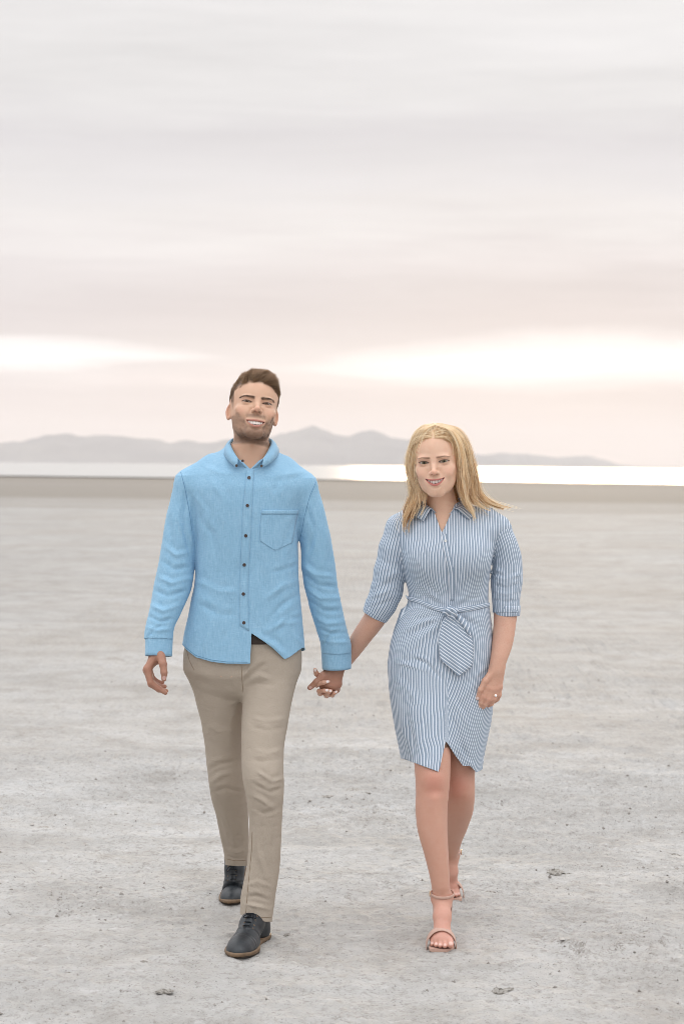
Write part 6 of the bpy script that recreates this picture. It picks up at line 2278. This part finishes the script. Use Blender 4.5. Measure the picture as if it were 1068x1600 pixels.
    for gi, (pts, wgt, spread) in enumerate(guides):
        A = np.array(pts, float); l = np.concatenate([[0], np.cumsum(np.linalg.norm(np.diff(A[:, :2], axis=0), axis=1))]); l /= l[-1]
        locks = 9
        for k in range(locks):
            o = np.clip(r.normal(0, 0.8, 2), -1.3, 1.3)
            ph, fr, am = gi * 0.8 + r.normal(0, 0.35), 1.9 + 0.15 * r.normal(), 3.0 + 1.6 * r.random()
            stop = 0.80 + 0.20 * r.random()
            back = gi in (5, 10, 11, 12)
            tone = r.random()
            base = np.array([.82, .62, .37]) * (1 - tone) + np.array([.99, .90, .70]) * tone
            if r.random() < 0.25:
                base = np.array([.66, .46, .26])
            if gi in (0, 1, 4, 6, 7):
                base = base * 0.5 + np.array([.99, .91, .72]) * 0.5
            if back:
                base = base * 0.85
            ns = int(44 * wgt)
            ss = s * stop
            cxl = np.stack([pchip(l, A[:, k2], ss) for k2 in range(3)], 1)
            env = 0.10 + 0.90 * smooth01(0.0, 0.35, ss)
            cxl[:, 0] += (o[0] * spread * 0.62) * env + am * np.sin(ss * fr * 6.28 + ph) * smooth01(0.25, 0.7, ss) * 1.1
            cxl[:, 1] += o[1] * 2.5 * env
            cxl[:, 2] += (o[1] * 0.010) * env + 0.004 * np.cos(ss * fr * 6.28 + ph) * smooth01(0.25, 0.7, ss)
            ctr = np.array([P(*c3) for c3 in cxl])
            for _ in range(ns):
                j = r.normal(0, 1, 3)
                wob = r.random(3) * 6.28
                clump = (0.0040 + 0.0026 * np.sin(ss * 3.1)) * (1 - 0.75 * smooth01(0.6, 1.0, ss))
                off = j[None] * clump[:, None] * np.array([1.0, 0.9, 0.45])
                off = off + 0.0006 * np.stack([np.sin(ss * 14 + wob[0]), np.sin(ss * 11 + wob[1]), np.sin(ss * 9 + wob[2])], 1)
                cut = 1 - 0.30 * r.random() ** 3
                pth = ctr + off
                paths.append(np.stack([np.interp(s * cut, s, pth[:, k3]) for k3 in range(3)], 1))
                tn = np.clip(r.normal(1.0, 0.16), 0.6, 1.4)
                cols_.append(base * tn)
    # flyaways
    for _ in range(110):
        pts = guides[r.integers(0, 10)][0]
        A = np.array(pts, float); l = np.linspace(0, 1, len(A))
        cxl = np.stack([pchip(l, A[:, k2], s) for k2 in range(3)], 1)
        cxl[:, 0] += r.normal(0, 4) + (r.normal(0.6, 1.0) * 9 * s ** 2) * np.sign(A[-1, 0] - 680)
        cxl[:, 1] += r.normal(0, 2) - 6 * r.random() * s
        cxl[:, 2] += r.normal(0, 0.02)
        paths.append(np.array([P(*c3) for c3 in cxl]))
        cols_.append(np.array([.95, .84, .62]))
    paths = np.array(paths, np.float32)
    # keep every hair outside the skull and the dress
    flat = paths.reshape(-1, 3)
    for _ in range(2):
        for fun, marg in ((lambda p: hd.sdf(p) * hd.s, .0035), (lambda p: f_dress(p), .004)):
            d = fun(flat)
            m_ = d < marg
            if m_.any():
                pm = flat[m_]; e = 0.001
                g_ = np.stack([fun(pm + np.array(o_, np.float32) * e) - d[m_] for o_ in ((1, 0, 0), (0, 1, 0), (0, 0, 1))], 1) / e
                g_ /= np.linalg.norm(g_, axis=1)[:, None] + 1e-6
                flat[m_] = pm + g_ * (marg - d[m_])[:, None]
    paths = flat.reshape(paths.shape)
    cc = np.concatenate([np.array(cols_), np.ones((len(cols_), 1))], 1)
    V, f, at = strands_mesh(paths, 0.00055, 0.00025, 2, cc, out=hd.C + np.array([0, .02, -.06]))
    along_ = np.tile(np.repeat(s, 2), len(paths))
    at = at.copy()
    at[:, :3] *= (1 - smooth01(0.45, 1.0, along_)[:, None] * np.array([.10, .16, .22]))
    hm = hair_material('blond_hair', 0.42, 0.4)
    hair = mesh_obj('hair', V, f, hm, person, attrs={'col': at})
    # hair combed from the parting over the skull, stepped along the scalp
    fun = lambda p: hd.sdf(p.astype(np.float32)) * hd.s
    def grad(p, d):
        e = 0.001
        g_ = np.stack([fun(p + np.array(o_) * e) - d for o_ in ((1, 0, 0), (0, 1, 0), (0, 0, 1))], 1) / e
        return g_ / (np.linalg.norm(g_, axis=1)[:, None] + 1e-6)
    hv, ht = headmesh
    qh = hd.loc(hv); hlh = hd.hairline(qh)
    okv = np.where((r.random(len(hv)) < smooth01(-0.25, 0.55, hlh)) & (qh[:, 2] > 3.0))[0]
    N = 7000
    pick = r.choice(okv, N)
    p_ = hv[pick].astype(float)
    q0 = qh[pick]
    part = 0.25
    sx = np.where(q0[:, 0] > part, 1.0, -1.0)
    fpos = q0[:, 1]
    lift = 0.0025 + 0.0065 * r.random(N)
    steps = 13
    path = [p_.copy()]
    wv = r.normal(0, 0.16, N)
    for k in range(steps):
        q_ = hd.loc(p_.astype(np.float32))
        tt = k / steps
        front = smooth01(2, 8, fpos)
        want = np.stack([sx * (0.80 - 0.40 * tt), -0.15 - 0.62 * front * (1 - tt) ** 1.5 + 0.05 * np.sin(k * 0.7 + fpos) + wv, -0.15 - 0.9 * tt - 0.25 * front * 0], 1)
        want = want @ hd.M.T.astype(float)
        d = fun(p_); g_ = grad(p_, d)
        want = want - g_ * (want * g_).sum(1)[:, None]
        want /= np.linalg.norm(want, axis=1)[:, None] + 1e-6
        p_ = p_ + want * 0.0078
        d = fun(p_); g_ = grad(p_, d)
        p_ = p_ - g_ * (d - lift * (0.6 + 0.8 * math.sin(math.pi * min(tt * 1.3, 1))))[:, None]
        path.append(p_.copy())
    pa = np.stack(path, 1)
    band = 0.5 + 0.5 * np.sin(fpos * 4.1 + sx) * np.sin(fpos * 9.7 + 1.3)
    tone = np.clip(r.normal(.25, .22, N) + 0.6 * band, 0, 1)[:, None]
    cc = np.concatenate([np.array([[.66, .46, .25]]) * (1 - tone) + np.array([[.99, .90, .70]]) * tone, np.ones((N, 1))], 1)
    V, f, at = strands_mesh(pa, 0.0006, 0.00035, 2, cc, out=hd.C)
    mesh_obj('hair_crown', V, f, hm, person, attrs={'col': at})
    return person


woman = build_woman()


# ------------------------------------------------------------------ loose crust on the flat
def clod_mesh(w, d, h, seed, rough=0.45):
    """broken flake of salt crust: flat-bottomed, jagged-edged lump"""
    r = np.random.default_rng(seed)
    nu, nv = 18, 8
    ph = np.linspace(0, 2 * math.pi, nu, endpoint=False)
    edge = 1 + rough * (r.random(nu) - 0.5)
    V = []
    for j in range(nv):
        s = j / (nv - 1)
        rad = math.sin(math.pi * (0.5 * s + 0.5)) ** 0.5 if s < 1 else 0.02
        rad = (1 - s ** 2.2) ** 0.5 if s < 1 else 0.02
        z = h * (0.15 + 0.85 * s)
        for k in range(nu):
            jit = 1 + 0.18 * rough * r.normal()
            V.append([w / 2 * rad * edge[k] * jit * math.cos(ph[k]), d / 2 * rad * edge[k] * jit * math.sin(ph[k]), z * (1 + 0.35 * rough * r.normal()) - 0.004])
    V = np.array(V)
    idx = np.arange(nu * nv).reshape(nv, nu)
    f = np.stack([idx[:-1], np.roll(idx, -1, 1)[:-1], np.roll(idx, -1, 1)[1:], idx[1:]], -1).reshape(-1, 4)
    return V, f


def build_loose():
    m, t, b = material('dark_crust')
    g = t.n('ShaderNodeNewGeometry')
    n = t.noise(g.outputs['Position'], 90, 5, 0.7)
    t.l(t.ramp(n, [(.34, (.16, .145, .12)), (.50, (.32, .30, .27)), (.66, (.48, .46, .43))]), b.inputs['Base Color'])
    b.inputs['Roughness'].default_value = 0.9
    bump(t, b, n, 0.8, 0.01)
    spots = [  # px, py, width px, height m, label
        (552, 1231, 26, .010, 'dark broken crust flake, largest of the cluster between the two walkers'),
        (571, 1237, 11, .008, 'small dark crust flake at the right end of the cluster between the walkers'),
        (512, 1241, 19, .006, 'thin dark crust flake at the left of the cluster between the walkers'),
        (592, 1209, 11, .005, 'tiny dark flake above the cluster between the walkers, near the striped skirt'),
        (503, 1260, 17, .005, 'thin flake lowest and leftmost below the cluster between the walkers'),
        (866, 1362, 27, .018, 'pale crust slab with dark rim, largest one right of the woman'),
        (887, 1364, 12, .009, 'small dark chip touching the right end of the large slab right of the woman'),
        (764, 1397, 17, .009, 'small pale crust chip just right of the woman\'s sandals'),
        (780, 1547, 22, .016, 'cracked crust lump low in the picture, right of the woman\'s front foot'),
        (795, 1543, 14, .008, 'flat dark flake beside the cracked lump low in the picture'),
        (449, 1466, 11, .012, 'small dark clod just behind the heel of the man\'s front shoe'),
        (257, 1560, 20, .011, 'dark crust clod in the near left foreground left of the man\'s shoe'),
        (224, 1516, 11, .009, 'small dark clod left of the man\'s front shoe'),
        (108, 1527, 8, .006, 'tiny dark chip near the left edge of the foreground'),
        (995, 1439, 26, .006, 'long thin dark flake near the right edge, beyond the woman'),
        (1052, 1333, 16, .009, 'dark chip at the far right edge of the flat'),
        (892, 1597, 18, .010, 'dark clod at the bottom edge, right of centre'),
        (66, 1298, 26, .006, 'thin dark flake near the left edge, level with the man\'s shins')]
    for i, (px, py, w, h, lab) in enumerate(spots):
        Y = CAM_H * F_PX / (py - CY)
        c = P(px, py, Y)
        wm = w * Y / F_PX
        V, f = clod_mesh(wm, wm * 1.1 + 0.01, h * 0.85, 40 + i)
        z = float(ground_height(np.array([c[0]]), np.array([Y]))[0])
        o = mesh_obj('crust_clod', V, f, m, smooth=False)
        o.location = (c[0], Y, z + 0.001)
        o.rotation_euler = (0, 0, i * 1.3)
        tag(o, lab, 'crust clod', 'loose crust clods on the flat')
    # crumbs nobody could count
    r = np.random.default_rng(77)
    N = 9000
    y = 4.9 * (16 / 4.9) ** r.random(N)
    x = (r.random(N) - 0.5) * 2 * (0.24 * y + 0.3)
    patch = fbm(np.stack([x, y], 1) * 1.3 + 77, 3)
    keep = r.random(N) < smooth01(-0.5, 0.6, patch) * 0.9 + 0.1
    x, y = x[keep], y[keep]
    n_ = len(x)
    z = ground_height(x, y)
    size = 0.0016 + 0.0042 * r.random(n_) ** 3
    oct_ = np.array([[1, 0, 0], [0, 1, 0], [-1, 0, 0], [0, -1, 0], [0, 0, .8], [0, 0, -.8]], float)
    tri = np.array([[0, 1, 4], [1, 2, 4], [2, 3, 4], [3, 0, 4], [1, 0, 5], [2, 1, 5], [3, 2, 5], [0, 3, 5]])
    V = oct_[None] * (size[:, None] * (1 + 0.7 * r.random((n_, 1))))[:, :, None] * (0.6 + 0.8 * r.random((n_, 6)))[:, :, None]
    a = r.random(n_) * 6.28
    ca, sa = np.cos(a)[:, None], np.sin(a)[:, None]
    V = np.stack([V[..., 0] * ca - V[..., 1] * sa, V[..., 0] * sa + V[..., 1] * ca, V[..., 2]], -1) + np.stack([x, y, z + size * 0.25], 1)[:, None]
    T = (tri[None] + (np.arange(n_) * 6)[:, None, None]).reshape(-1, 3)
    tone = r.random((n_, 1))
    c = np.concatenate([np.array([[.22, .20, .18]]) * (1 - tone) + np.array([[.50, .48, .45]]) * tone, np.ones((n_, 1))], 1)
    o = mesh_obj('crust_crumbs', V.reshape(-1, 3), T, attr_material('crumb', 0.9, 0.2), smooth=False, attrs={'col': np.repeat(c, 6, axis=0)})
    tag(o, 'fine crumbs of broken salt crust strewn over the flat', 'crumbs', kind='stuff')


build_loose()
